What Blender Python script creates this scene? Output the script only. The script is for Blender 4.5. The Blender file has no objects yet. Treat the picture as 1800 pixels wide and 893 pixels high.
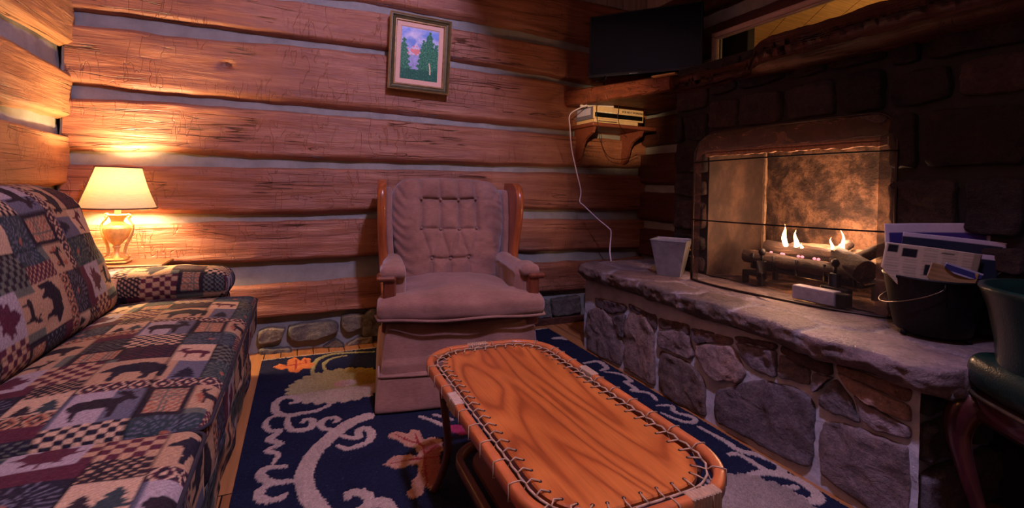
import bpy, math, random
import numpy as np
from mathutils import Vector, Matrix, noise
random.seed(7); RNG = np.random.default_rng(7)
S = bpy.context.scene; COL = S.collection; PI = math.pi
# ---------------------------------------------------------------- camera (eye height 1.05 m)
FOC = 822.0; HOR = 329.0; YAW = math.radians(24.2); ROLL = math.radians(1.55); EYE = Vector((0, 0, 1.05))
F_ = Vector((math.sin(YAW), math.cos(YAW), 0)); R0 = Vector((math.cos(YAW), -math.sin(YAW), 0)); Z_ = Vector((0, 0, 1))
R_ = R0 * math.cos(ROLL) + Z_ * math.sin(ROLL); U_ = Z_ * math.cos(ROLL) - R0 * math.sin(ROLL)
cam = bpy.data.objects.new('camera', bpy.data.cameras.new('camera')); COL.objects.link(cam); S.camera = cam
cam.matrix_world = Matrix(((R_.x, U_.x, -F_.x, EYE.x), (R_.y, U_.y, -F_.y, EYE.y), (R_.z, U_.z, -F_.z, EYE.z), (0, 0, 0, 1)))
cam.data.sensor_width = 36; cam.data.lens = 36 * FOC / 1800; cam.data.shift_y = -(446.5 - HOR) / 1800; cam.data.clip_start = .02
def ray(px, py): return F_ + R_ * ((px - 900) / FOC) + U_ * ((HOR - py) / FOC)
def at(px, py, ax, val):            # survey helper: the point of a real plane (x/y/z = val) seen at a photo coordinate
    d = ray(px, py); return EYE + d * ((val - EYE[ax]) / d[ax])
def on_back(px, py, Y=3.2): p = at(px, py, 1, Y); return (p.x, p.z)
def on_x(px, py, X): p = at(px, py, 0, X); return (p.y, p.z)
def on_floor(px, py, z=0.0): p = at(px, py, 2, z); return (p.x, p.y)
# ---------------------------------------------------------------- materials
def lin(c):
    return tuple(((v / 255) / 12.92 if v / 255 <= .04045 else ((v / 255 + .055) / 1.055) ** 2.4) for v in c) + (1,)
class NT:
    def __init__(s, name):
        s.m = bpy.data.materials.new(name); s.m.use_nodes = True; s.t = s.m.node_tree; s.b = s.t.nodes['Principled BSDF']; s.out = s.t.nodes['Material Output']
    def n(s, typ, **kw):
        nd = s.t.nodes.new(typ)
        for k, v in kw.items():
            if k.startswith('i_'):
                k = k[2:]; k = int(k) if k.isdigit() else k.replace('_', ' ')
                nd.inputs[k].default_value = v
            else: setattr(nd, k, v)
        return nd
    def l(s, a, b): s.t.links.new(a, b)
    def coord(s, scale=(1, 1, 1), rot=(0, 0, 0), which='Object'):
        tc = s.n('ShaderNodeTexCoord'); mp = s.n('ShaderNodeMapping'); mp.inputs['Scale'].default_value = scale; mp.inputs['Rotation'].default_value = rot
        s.l(tc.outputs[which], mp.inputs[0]); return mp.outputs[0]
    def noise(s, vec, scale, detail=4, rough=.6, dist=0):
        nd = s.n('ShaderNodeTexNoise', i_Scale=scale, i_Detail=detail, i_Roughness=rough, i_Distortion=dist); s.l(vec, nd.inputs['Vector']); return nd.outputs['Fac']
    def ramp(s, fac, stops, interp='LINEAR'):
        r = s.n('ShaderNodeValToRGB'); r.color_ramp.interpolation = interp; e = r.color_ramp.elements
        while len(e) < len(stops): e.new(.5)
        for el, (p, c) in zip(e, stops): el.position = p; el.color = c if len(c) == 4 else tuple(c) + (1,)
        s.l(fac, r.inputs[0]); return r.outputs[0]
    def mix(s, a, b, fac, mode='MIX'):
        m = s.n('ShaderNodeMix', data_type='RGBA', blend_type=mode)
        for v, i in ((fac, 0), (a, 6), (b, 7)):
            if hasattr(v, 'is_output'): s.l(v, m.inputs[i])
            else: m.inputs[i].default_value = v
        return m.outputs[2]
    def math(s, op, a, b=0.0, c=0.0):
        m = s.n('ShaderNodeMath', operation=op)
        for i, v in enumerate((a, b, c)):
            if hasattr(v, 'is_output'): s.l(v, m.inputs[i])
            else: m.inputs[i].default_value = v
        return m.outputs[0]
    def bump(s, h, strength=.4, dist=.01, prev=None):
        b = s.n('ShaderNodeBump', i_Strength=strength, i_Distance=dist); s.l(h, b.inputs['Height'])
        if prev is not None: s.l(prev, b.inputs['Normal'])
        s.l(b.outputs[0], s.b.inputs['Normal']); return b.outputs[0]
    def col(s, c): s.l(c, s.b.inputs['Base Color'])
    def set(s, **kw):
        for k, v in kw.items():
            k = {'rough': 'Roughness', 'metal': 'Metallic', 'coat': 'Coat Weight', 'spec': 'Specular IOR Level', 'trans': 'Transmission Weight', 'sheen': 'Sheen Weight'}[k]; s.b.inputs[k].default_value = v
def g(v): return (v, v, v, 1)
def simple(name, c, rough=.5, metal=0, var=.25, scale=30, bump=0.0, bscale=None, coat=0, spec=.5, stretch=(1, 1, 1), sheen=0):
    n = NT(name); v = n.coord(stretch); f = n.noise(v, scale)
    c = lin(c); n.col(n.ramp(f, [(.3, tuple(x * (1 - var) for x in c[:3]) + (1,)), (.7, tuple(min(1, x * (1 + var)) for x in c[:3]) + (1,))])); n.set(rough=rough, metal=metal, coat=coat, spec=spec, sheen=sheen)
    if bump: n.bump(n.noise(v, bscale or scale * 2, 3), bump, .004)
    return n.m
def log_mat(name, axis, c_lo, c_mid, c_hi):
    n = NT(name); L = .5; A = 7.0
    sc = [A, A, A]; sc[axis] = L
    v = n.coord(tuple(sc)); w = n.coord((1, 1, 1))
    big = n.noise(w, 1.6, 3, .5, .6); grain = n.noise(v, 3.5, 7, .7, .5)
    sc2 = [60, 60, 60]; sc2[axis] = 2.5; fine = n.noise(n.coord(tuple(sc2)), 2, 4, .7)
    base = n.ramp(grain, [(.25, lin(c_lo)), (.5, lin(c_mid)), (.78, lin(c_hi))])
    base = n.mix(base, n.ramp(big, [(.3, (.74, .58, .50, 1)), (.5, (1, .96, .92, 1)), (.7, (1.0, .86, .72, 1))]), .8, 'MULTIPLY')
    base = n.mix(base, n.ramp(fine, [(.3, g(.78)), (.6, g(1.0))]), .6, 'MULTIPLY')
    # drying checks: long thin dark lines
    sc3 = [16, 16, 16]; sc3[axis] = .45; cr = n.noise(n.coord(tuple(sc3)), 1.0, 3, .55, .3)
    line = n.math('ABSOLUTE', n.math('SUBTRACT', cr, .5)); line = n.ramp(line, [(.0, g(.12)), (.004, g(.5)), (.010, g(1))])
    msk = n.ramp(n.noise(w, 2.3, 2), [(.5, g(1)), (.56, g(0))])
    line = n.math('MAXIMUM', line, msk)
    base = n.mix((.02, .008, .004, 1), base, line)
    # adze scars: short strokes across the grain
    sc4 = [5, 5, 5]; sc4[axis] = 18; ad = n.noise(n.coord(tuple(sc4)), 1.0, 2, .5, .2)
    adl = n.ramp(n.math('ABSOLUTE', n.math('SUBTRACT', ad, .5)), [(.0, g(.3)), (.012, g(1))])
    ms2 = n.ramp(n.noise(w, 3.1, 2), [(.44, g(0)), (.56, g(1))]); adl = n.math('MAXIMUM', adl, ms2)
    base = n.mix((.05, .02, .01, 1), base, n.math('ADD', n.math('MULTIPLY', adl, .3), .7))
    n.col(base); n.set(rough=.46, spec=.5)
    h = n.math('ADD', n.math('MULTIPLY', grain, .45), n.math('MULTIPLY', fine, .3)); h = n.math('ADD', h, n.math('MULTIPLY', line, .7)); h = n.math('ADD', h, n.math('MULTIPLY', adl, .3))
    sc5 = [13, 13, 13]; sc5[axis] = 1.6; fl_ = n.noise(n.coord(tuple(sc5)), 1.0, 4, .6, .6); h = n.math('ADD', h, n.math('MULTIPLY', n.ramp(fl_, [(.40, g(0)), (.50, g(.8)), (.66, g(1))]), .22))
    n.bump(h, .85, .014); return n.m
M = {}
M['log_x'] = log_mat('hewn_log', 0, (126, 72, 50), (158, 100, 72), (186, 130, 96))
M['log_y'] = log_mat('hewn_log_side', 1, (138, 88, 56), (172, 118, 78), (198, 146, 100))
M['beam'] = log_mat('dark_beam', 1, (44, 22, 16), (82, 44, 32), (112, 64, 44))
M['chink'] = simple('lime_chinking', (142, 136, 126), .9, var=.18, scale=9, bump=.6, bscale=60)
M['board'] = simple('pale_board', (176, 160, 150), .8, var=.22, scale=4, stretch=(9, 9, .6), bump=.4)
def stone_mat(name, mul=1.0, rough=.78):
    n = NT(name); w = n.coord(); a = n.n('ShaderNodeAttribute', attribute_name='col')
    f = n.noise(w, 9, 8, .7, .8); f2 = n.noise(w, 55, 5, .7)
    c = n.mix(a.outputs['Color'], n.ramp(f, [(.3, (.42, .36, .36, 1)), (.5, (.9, .85, .82, 1)), (.72, (1.35, 1.2, 1.08, 1))]), .85, 'MULTIPLY')
    c = n.mix(c, n.ramp(f2, [(.35, g(.55)), (.6, g(1.1))]), .7, 'MULTIPLY')
    n.col(c); n.set(rough=rough, spec=.35); n.bump(n.math('ADD', f, n.math('MULTIPLY', f2, .5)), .9, .02); return n.m
M['stone'] = stone_mat('fieldstone')
def vcol(name, rough=.85, bump=0, bscale=200, sheen=0, spec=.3, var=.25, vscale=120):
    n = NT(name); w = n.coord(); a = n.n('ShaderNodeAttribute', attribute_name='col'); f = n.noise(w, vscale, 3)
    n.col(n.mix(a.outputs['Color'], n.ramp(f, [(.3, g(1 - var)), (.7, g(1 + var))]), 1.0, 'MULTIPLY')); n.set(rough=rough, sheen=sheen, spec=spec)
    if bump: n.bump(n.noise(w, bscale, 3), bump, .004)
    return n.m
# ---------------------------------------------------------------- mesh helpers
def obj(name, me, mat=None, parent=None, smooth=True):
    o = bpy.data.objects.new(name, me); COL.objects.link(o)
    if mat is not None and not me.materials: me.materials.append(mat)
    if smooth: me.polygons.foreach_set('use_smooth', [True] * len(me.polygons))
    if parent is not None: o.parent = parent
    return o
def mesh(V, Fc, cols=None, name='m'):
    me = bpy.data.meshes.new(name); me.from_pydata([tuple(map(float, v)) for v in V], [], [tuple(map(int, f)) for f in Fc]); me.update()
    if cols is not None:
        at_ = me.color_attributes.new('col', 'FLOAT_COLOR', 'POINT'); c = np.ones((len(V), 4)); c[:, :3] = np.asarray(cols)[:, :3]; at_.data.foreach_set('color', c.ravel())
    return me
def tag(o, label=None, cat=None, group=None, kind=None):
    for k, v in (('label', label), ('category', cat), ('group', group), ('kind', kind)):
        if v: o[k] = v
    return o
def thing(name, label, cat, loc=(0, 0, 0), rz=0, group=None, rot=None):
    o = bpy.data.objects.new(name, None); COL.objects.link(o); o.location = loc; o.rotation_euler = rot or (0, 0, rz); o.empty_display_size = .05
    return tag(o, label, cat, group)
def copy_tree(o, parent=None):
    c = o.copy(); COL.objects.link(c)
    if parent: c.parent = parent
    for ch in list(o.children): copy_tree(ch, c)
    return c
class MB:
    def __init__(s): s.V = []; s.F = []; s.C = []
    def add(s, V, Fc, col=(1, 1, 1)):
        k = len(s.V); s.V += [tuple(v) for v in V]; s.F += [tuple(i + k for i in f) for f in Fc]; s.C += [col] * len(V) if not isinstance(col, (list, np.ndarray)) else [tuple(c) for c in col]; return s
    def box(s, lo, hi, col=(1, 1, 1), b=0, M4=None):
        x0, y0, z0 = lo; x1, y1, z1 = hi
        if b:
            V = []
            b = min(b, (x1 - x0) / 2.01, (y1 - y0) / 2.01, (z1 - z0) / 2.01)
            import itertools
            for sx, sy, sz in itertools.product((0, 1), (0, 1), (0, 1)):
                X, Y, Z = (x0, x1)[sx], (y0, y1)[sy], (z0, z1)[sz]; ix, iy, iz = (b if not sx else -b), (b if not sy else -b), (b if not sz else -b)
                V += [(X, Y + iy, Z + iz), (X + ix, Y, Z + iz), (X + ix, Y + iy, Z)]
            I = lambda a, bb, c, k: (a * 4 + bb * 2 + c) * 3 + k
            Fc = [(I(0,0,0,0), I(0,0,1,0), I(0,1,1,0), I(0,1,0,0)), (I(1,0,0,0), I(1,1,0,0), I(1,1,1,0), I(1,0,1,0)),
                  (I(0,0,0,1), I(1,0,0,1), I(1,0,1,1), I(0,0,1,1)), (I(0,1,0,1), I(0,1,1,1), I(1,1,1,1), I(1,1,0,1)),
                  (I(0,0,0,2), I(0,1,0,2), I(1,1,0,2), I(1,0,0,2)), (I(0,0,1,2), I(1,0,1,2), I(1,1,1,2), I(0,1,1,2))]
            for a in (0, 1):
                for c in (0, 1):
                    Fc += [(I(0,a,c,1), I(0,a,c,2), I(1,a,c,2), I(1,a,c,1)), (I(a,0,c,0), I(a,0,c,2), I(a,1,c,2), I(a,1,c,0)), (I(a,c,0,0), I(a,c,0,1), I(a,c,1,1), I(a,c,1,0))]
                    for d in (0, 1): Fc.append((I(a,c,d,0), I(a,c,d,1), I(a,c,d,2)))
        else:
            V = [(x, y, z) for x in (x0, x1) for y in (y0, y1) for z in (z0, z1)]
            Fc = [(0,1,3,2), (4,6,7,5), (0,4,5,1), (2,3,7,6), (0,2,6,4), (1,5,7,3)]
        if M4 is not None: V = [tuple(M4 @ Vector(v)) for v in V]
        return s.add(V, Fc, col)
    def tube(s, pts, r, n=8, col=(1, 1, 1), closed=False, flat=None, cap=True):
        P = [Vector(p) for p in pts]; m = len(P); rr = r if hasattr(r, '__len__') else [r] * m
        V = []; up = None
        for i in range(m):
            a = P[(i - 1) % m] if (i or closed) else P[i]; b = P[(i + 1) % m] if (i < m - 1 or closed) else P[i]
            t = (b - a).normalized()
            if up is None: up = Vector((0, 0, 1)) if abs(t.z) < .9 else Vector((1, 0, 0))
            sd = t.cross(up).normalized(); up2 = sd.cross(t).normalized(); up = up2 if not flat else up
            for k in range(n):
                an = 2 * PI * k / n
                V.append(P[i] + sd * math.cos(an) * rr[i] * (flat[0] if flat else 1) + up2 * math.sin(an) * rr[i] * (flat[1] if flat else 1))
        Fc = [(i * n + k, i * n + (k + 1) % n, ((i + 1) % m) * n + (k + 1) % n, ((i + 1) % m) * n + k) for i in range(m if closed else m - 1) for k in range(n)]
        if cap and not closed: Fc += [tuple(range(n - 1, -1, -1)), tuple((m - 1) * n + k for k in range(n))]
        return s.add(V, Fc, col)
    def lathe(s, prof, n=32, c=(0, 0, 0), col=(1, 1, 1), rf=None, cap=True):
        V = []
        for (r, z) in prof:
            for k in range(n):
                a = 2 * PI * k / n; q = r * (rf(a, z) if rf else 1); V.append((c[0] + q * math.cos(a), c[1] + q * math.sin(a), c[2] + z))
        m = len(prof); Fc = [(i * n + k, i * n + (k + 1) % n, (i + 1) * n + (k + 1) % n, (i + 1) * n + k) for i in range(m - 1) for k in range(n)]
        if cap: Fc += [tuple(range(n - 1, -1, -1)), tuple((m - 1) * n + k for k in range(n))]
        return s.add(V, Fc, col)
    def build(s, name, mat=None, parent=None, smooth=False, color=False):
        o = obj(name, mesh(s.V, s.F, s.C if color else None, name), mat, parent, smooth); return o
def autosmooth(o, ang=35):
    me = o.data; me.polygons.foreach_set('use_smooth', [True] * len(me.polygons))
    try: me.set_sharp_from_angle(angle=math.radians(ang))
    except Exception: pass
    return o
def grid_faces(nu, nv, wrap_u=False):
    F = []
    for i in range(nu - (0 if wrap_u else 1)):
        for j in range(nv - 1):
            a = i * nv + j; b = ((i + 1) % nu) * nv + j; F.append((a, b, b + 1, a + 1))
    return F
def spline(pts, n):
    P = np.array(pts, float); m = len(P); t = np.linspace(0, m - 1, n); out = []
    for u in t:
        i = min(int(u), m - 2); f = u - i; p0 = P[max(i - 1, 0)]; p1 = P[i]; p2 = P[i + 1]; p3 = P[min(i + 2, m - 1)]
        out.append(.5 * ((2 * p1) + (-p0 + p2) * f + (2 * p0 - 5 * p1 + 4 * p2 - p3) * f * f + (-p0 + 3 * p1 - 3 * p2 + p3) * f ** 3))
    return np.array(out)
def fbm(x, y, z, o=3):
    return noise.fractal(Vector((x, y, z)), 1.0, 2.0, o)
def rbox(hx, hy, hz, r, step, deform=None, pattern=None, uvs=1.0):
    """rounded block, surface grid of about `step`, optional pattern colours; deform works on an (n,3) array"""
    V = []; Fc = []; UV = []; k = 0
    H = (hx, hy, hz)
    for ax in range(3):
        u, v = [(1, 2), (2, 0), (0, 1)][ax]
        for sg in (-1, 1):
            nu = max(6, int(2 * H[u] / step) + 1); nv = max(6, int(2 * H[v] / step) + 1)
            a = np.linspace(-H[u], H[u], nu); b = np.linspace(-H[v], H[v], nv); A, B = np.meshgrid(a, b, indexing='ij')
            P = np.zeros((nu * nv, 3)); P[:, u] = A.ravel(); P[:, v] = B.ravel(); P[:, ax] = sg * H[ax]
            V.append(P); f = np.array(grid_faces(nu, nv)) + k
            Fc.append(f if sg > 0 else f[:, ::-1]); k += nu * nv
            if ax == 2: w = np.stack([P[:, 0], P[:, 1]], 1)
            elif ax == 0: w = np.stack([sg * (hx + (hz - P[:, 2])), P[:, 1]], 1)
            else: w = np.stack([P[:, 0], sg * (hy + (hz - P[:, 2]))], 1)
            UV.append(w)
    V = np.concatenate(V); Fc = np.concatenate(Fc); UV = np.concatenate(UV)
    key = np.round(V / 1e-5).astype(np.int64); _, idx, inv = np.unique(key, axis=0, return_index=True, return_inverse=True); inv = inv.ravel()
    V = V[idx]; UV = UV[idx]; Fc = inv[Fc]
    lim = np.array(H) - r; q = np.clip(V, -lim, lim); d = V - q; L = np.linalg.norm(d, axis=1, keepdims=True); L[L == 0] = 1; V = q + d / L * r
    C = pattern(UV * uvs) if pattern else None
    if deform: V = deform(V)
    return V, Fc, C
def nz(P, s, seed=0):
    return np.array([noise.noise(Vector((p[0] * s + seed, p[1] * s, p[2] * s))) for p in P])
# ---------------------------------------------------------------- log walls
def prof(pts):
    pts = sorted(pts); a = [p[0] for p in pts]; z = [p[1] for p in pts]
    return lambda x: float(np.interp(x, a, z))
def log_mesh(mb, top, bot, a0, a1, place, nseg=150, seed=0.0, depth=.035, holes=()):
    n = 22; V = []
    for i in range(nseg + 1):
        a = a0 + (a1 - a0) * i / nseg; zt = top(a) + .006 * fbm(a * 5, seed, 1); zb = bot(a) + .006 * fbm(a * 5, seed, 7)
        for j in range(n):
            v = j / (n - 1); z = zb + (zt - zb) * v
            e = min(v / .09, 1) ; e2 = min((1 - v) / .05, 1)
            d = (depth + .02) * (1 - (1 - e) ** 1.5) * (1 - (1 - e2) ** 2) + .010 * fbm(a * 1.3, z * 3, seed + 3, 3) + .0035 * noise.noise(Vector((a * 9, z * 14, seed))) + .004 * fbm(a * 2.4, z * 22, seed + 11, 3)
            for (ha, hz_, hr) in holes:
                q = ((a - ha) ** 2 / (hr * hr * 2.2) + (z - hz_) ** 2 / (hr * hr)); d -= .05 * math.exp(-q * 2.0)
            V.append(place(a, z, d - .02))
    F = grid_faces(nseg + 1, n); mb.add(V, F)
def chinks(mb, pairs, a0, a1, place, nseg=120):
    for k, (up, lo) in enumerate(pairs):
        V = []; n = 7
        for i in range(nseg + 1):
            a = a0 + (a1 - a0) * i / nseg; zt = up(a) + .035; zb = lo(a) - .03
            for j in range(n):
                v = j / (n - 1); V.append(place(a, zb + (zt - zb) * v, -.014 + .012 * v * 0 + .006 * fbm(a * 6, v * 1.2, k * 9.1) - .012 * v))
        mb.add(V, grid_faces(nseg + 1, n))
c1 = lambda x, y: (x / 2.707, y / 2.707)
def L_(pts, f): return prof([f(*p) for p in pts])
BK = lambda pts: L_(pts, on_back)
A_up = BK([(470, -10), (622, 1), (700, 15), (780, 30), (914, 54), (1028, 80), (1140, 100)]); A_lo = BK([(380, -12), (534, 5), (700, 28), (780, 47), (880, 67), (1028, 92), (1140, 112)])
B_up = BK([(104, 14), (122, 17), (283, 36), (400, 51), (520, 69), (680, 88), (793, 106), (914, 126), (960, 133), (1010, 145), (1140, 165)])
B_lo = BK([(104, 40), (122, 42), (230, 50), (283, 60), (400, 72), (500, 78), (680, 97), (792, 116), (880, 129), (961, 140), (1010, 152), (1140, 172)])
C_up = BK([(104, 146), (117, 148), (268, 164), (402, 175), (700, 201), (780, 210), (965, 226), (1140, 243)]); C_lo = BK([(104, 171), (234, 175), (369, 185), (700, 211), (780, 219), (914, 230), (1140, 250)])
D_up = BK([(103, 266), (301, 268), (470, 279), (700, 286), (780, 287), (860, 291), (1003, 294), (1140, 297)]); D_lo = BK([(103, 288), (335, 293), (700, 298), (860, 301), (989, 303), (1025, 305), (1140, 309)])
E_up = BK([(103, 373), (184, 373), (402, 378), (570, 376), (654, 372), (899, 368), (1089, 371), (1140, 372)]); E_lo = BK([(103, 395), (228, 394), (402, 390), (654, 384), (899, 384), (1140, 386)])
F_up = BK([(103, 470), (409, 463), (526, 457), (654, 451), (896, 444), (1125, 438)]); F_lo = BK([(103, 530), (300, 515), (409, 504), (584, 492), (642, 487), (903, 463), (1075, 456), (1125, 450)])
G_up = BK([(103, 600), (470, 559), (628, 545), (657, 543), (950, 515), (1043, 509), (1125, 500)])
BP = lambda a, z, d: (a, 3.2 - d, z)
wb = MB(); top0 = lambda a: 2.55
A0, A1 = -1.14, 2.66
seq = [(top0, A_up), (A_lo, B_up), (B_lo, C_up), (C_lo, D_up), (D_lo, E_up), (E_lo, F_up), (F_lo, G_up)]
kx, kz = on_back(399, 116)
for i, (t, b) in enumerate(seq): log_mesh(wb, t, b, A0, A1, BP, 190, i * 7.3 + 1, holes=[(kx, kz, .022)] if i == 2 else ())
wall_back = tag(wb.build('wall_back', M['log_x'], smooth=True), kind='structure', label='hewn log wall behind the armchair with grey chinking')
cb = MB(); chinks(cb, [(A_up, A_lo), (B_up, B_lo), (C_up, C_lo), (D_up, D_lo), (E_up, E_lo), (F_up, F_lo), (G_up, lambda a: .0)], A0, A1, BP); cb.box((-1.2, 3.24, -.02), (2.8, 3.4, 3.3)); cb.build('chinking', M['chink'], wall_back, smooth=True)
# gable boards over the logs
gb = MB(); x = -1.2
while x < 2.75:
    w = .12 + .04 * random.random(); gb.box((x, 3.17, 2.545), (x + w - .006, 3.2 + .01 * random.random(), 3.25), b=.003); x += w
gb.build('gable_board', M['board'], wall_back)
# stones under the bottom log
def stone(mb, poly, place, col, bulge=.03, seed=0, sink=.02, rough=.012, n=48):
    P = [Vector((p[0], p[1])) for p in poly]; c = sum(P, Vector((0, 0))) / len(P); ar = 0
    per = []; tot = sum((P[i] - P[i - 1]).length for i in range(len(P)))
    for i in range(len(P)):
        a, b = P[i], P[(i + 1) % len(P)]; k = max(1, round(n * (b - a).length / tot))
        per += [a + (b - a) * (q / k) for q in range(k)]
    # soften corners
    for _ in range(2): per = [(per[i - 1] + per[i] * 2 + per[(i + 1) % len(per)]) / 4 for i in range(len(per))]
    m = len(per); V = []; rings = [(1.0, -sink), (.99, .4 * bulge), (.965, .8 * bulge), (.92, .96 * bulge), (.83, bulge), (.72, bulge), (.6, bulge), (.46, bulge), (.32, bulge), (.16, bulge)]
    for (s_, h) in rings:
        for p in per:
            q = c + (p - c) * s_; j = .006 * fbm(q.x * 22, q.y * 22, seed, 2) if s_ > .9 else 0
            hh = h + (rough * fbm(q.x * 9, q.y * 9, seed * 3.1, 4) + rough * .3 * fbm(q.x * 30, q.y * 30, seed, 3)) * (1 if s_ < .99 else 0)
            V.append(place(q.x + j, q.y + j, hh))
    V.append(place(c.x, c.y, bulge + rough * fbm(c.x * 9, c.y * 9, seed * 3.1, 4)))
    F = [(r * m + k, (r + 1) * m + k, (r + 1) * m + (k + 1) % m, r * m + (k + 1) % m) for r in range(len(rings) - 1) for k in range(m)]
    F += [((len(rings) - 1) * m + k, len(V) - 1, (len(rings) - 1) * m + (k + 1) % m) for k in range(m)]
    mb.add(V, F, col)
def tint(base=(104, 88, 84), v=.22):
    k = 1 + v * (random.random() * 2 - 1); h = random.random()
    b = [base[0] * (1 + .08 * (h - .5)), base[1], base[2] * (1 - .14 * (h - .5))]
    return lin([min(255, q * k) for q in b])[:3]
c7 = lambda x, y: on_back(380 + x / 3.433, 380 + y / 3.433)
fs = MB(); c5 = lambda x, y: on_back(860 + x / 2.79, 280 + y / 2.79)
BS = [[c7(*p) for p in q] for q in ([(255, 690), (320, 665), (420, 670), (400, 735), (340, 760), (260, 765)], [(430, 660), (560, 640), (690, 625), (745, 640), (745, 690), (600, 740), (470, 755), (440, 740)],
      [(752, 600), (860, 585), (950, 590), (950, 680), (860, 670), (790, 700), (755, 670)], [(780, 770), (850, 730), (945, 715), (945, 785), (800, 795)], [(640, 785), (720, 735), (775, 770), (760, 800)], [(255, 800), (450, 790), (470, 830), (270, 850)])]
BS += [[c5(*p) for p in q] for q in ([(300, 685), (440, 665), (445, 750), (310, 770)], [(470, 660), (540, 640), (600, 660), (600, 740), (470, 745)], [(230, 690), (290, 690), (300, 770), (230, 780)])]
x = -1.1
while x < -.35: w = .14 + .1 * random.random(); BS.append([(x, .03), (x + w - .02, .02), (x + w - .025, .2), (x + .05, .22), (x, .18)]); x += w
x = .38
while x < 1.35: w = .16 + .1 * random.random(); BS.append([(x, .04), (x + w - .02, .03), (x + w - .025, .22), (x + .05, .23), (x, .18)]); x += w
for i, q in enumerate(BS): stone(fs, q, BP, tint((112, 102, 88)), .035, i + 40)
fs.build('foundation_stone', M['stone'], wall_back, smooth=True, color=True)
# left wall
LX = -1.15; LW = lambda pts: L_([p for p in pts], lambda a, b: on_x(a, b, LX)); LP = lambda a, z, d: (LX + d, a, z)
l1u = LW([(0, 18), (55, 48), (100, 76)]); l1l = LW([(0, 63), (55, 95), (107, 127)])
l2u = LW([(0, 183), (60, 197), (100, 207)]); l2l = LW([(0, 209), (60, 225), (101, 236)])
wl = MB(); cst = lambda v: (lambda a: v)
l3u = LW([(0, 332), (103, 327)]); l3l = LW([(0, 345), (103, 345)])
lseq = [(cst(2.5), lambda a: l1u(a) + .34), (lambda a: l1u(a) + .30, l1u), (l1l, l2u), (l2l, l3u), (l3l, cst(.68)), (cst(.62), cst(.38)), (cst(.32), cst(.12))]
for i, (t, b) in enumerate(lseq): log_mesh(wl, t, b, -.3, 3.19, LP, 170, i * 5.1 + 60)
wall_left = tag(wl.build('wall_left', M['log_y'], smooth=True), kind='structure', label='hewn log wall behind the sofa')
cl = MB(); chinks(cl, [(l1u, l1l), (l2u, l2l), (l3u, l3l), (cst(.68), cst(.62)), (cst(.38), cst(.32)), (cst(.12), cst(0)), (lambda a: l1u(a) + .34, lambda a: l1u(a) + .30)], -.3, 3.2, LP)
cl.box((LX - .2, -.3, -.02), (LX - .05, 3.3, 3.3)); cl.tube([(LX + .005, 3.185, z) for z in np.linspace(.9, 2.5, 40)], [.012 + .008 * noise.noise(Vector((0, 0, z * 14))) for z in np.linspace(.9, 2.5, 40)], 8); cl.build('chinking', M['chink'], wall_left, smooth=True)
gb = MB(); y = -.3
while y < 3.15: w = .13; gb.box((LX - .05, y, 2.5), (LX, min(y + w - .006, 3.16), 3.25), b=.003); y += w
gb.build('gable_board', M['board'], wall_left)
# right wall above and behind the fireplace, with the window opening
RX = 2.65; RP = lambda a, z, d: (RX - d, a, z); W0, W1, WZ0, WZ1 = .75, 2.42, 1.88, 2.135
wr = MB(); cr = MB()
rl = [(2.56, 2.34), (2.235, 2.02), (1.95, 1.72), (1.66, 1.42), (1.36, 1.1), (1.04, .8), (.74, .5), (.44, .2), (.14, 0)]
for i, (t, b) in enumerate(rl):
    rng = [(W1, 3.2)] if i == 2 else [(W1 - .0, 3.2)] if i > 0 else [(-.2, 3.2)]
    for (p, q) in rng: log_mesh(wr, cst(t), cst(b), p, q, RP, max(20, int((q - p) * 50)), 90 + i * 3.3)
log_mesh(wr, cst(2.235), cst(WZ1 + .02), -.2, W1, RP, 110, 131); log_mesh(wr, cst(2.235), cst(1.82), -.2, W0, RP, 40, 137); log_mesh(wr, cst(WZ0 - .01), cst(1.6), -.2, W1, RP, 110, 139)
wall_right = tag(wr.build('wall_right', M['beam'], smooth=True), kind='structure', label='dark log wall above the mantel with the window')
chinks(cr, [(cst(2.34), cst(2.235))], -.2, 3.2, RP); chinks(cr, [(cst(1.97), cst(1.95)), (cst(1.72), cst(1.66)), (cst(1.42), cst(1.36)), (cst(1.1), cst(1.04)), (cst(.8), cst(.74)), (cst(.5), cst(.44)), (cst(.2), cst(.14))], W1, 3.2, RP, 30)
cr.box((RX + .03, W1 + .01, 0), (RX + .05, 3.3, 3.3)); cr.box((RX + .03, -.3, WZ1 + .01), (RX + .05, W1, 3.3)); cr.box((RX + .04, -.3, 1.55), (RX + .14, W1, WZ0)); cr.box((RX + .04, -.3, WZ0), (RX + .14, W0, WZ1))
cr.build('chinking', M['chink'], wall_right, smooth=True)
gb = MB(); y = -.3
while y < 3.15: w = .13; gb.box((RX - .02, y, 2.55), (RX + .04, min(y + w - .006, 3.16), 3.25), b=.003); y += w
gb.build('gable_board', M['board'], wall_right)
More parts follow.
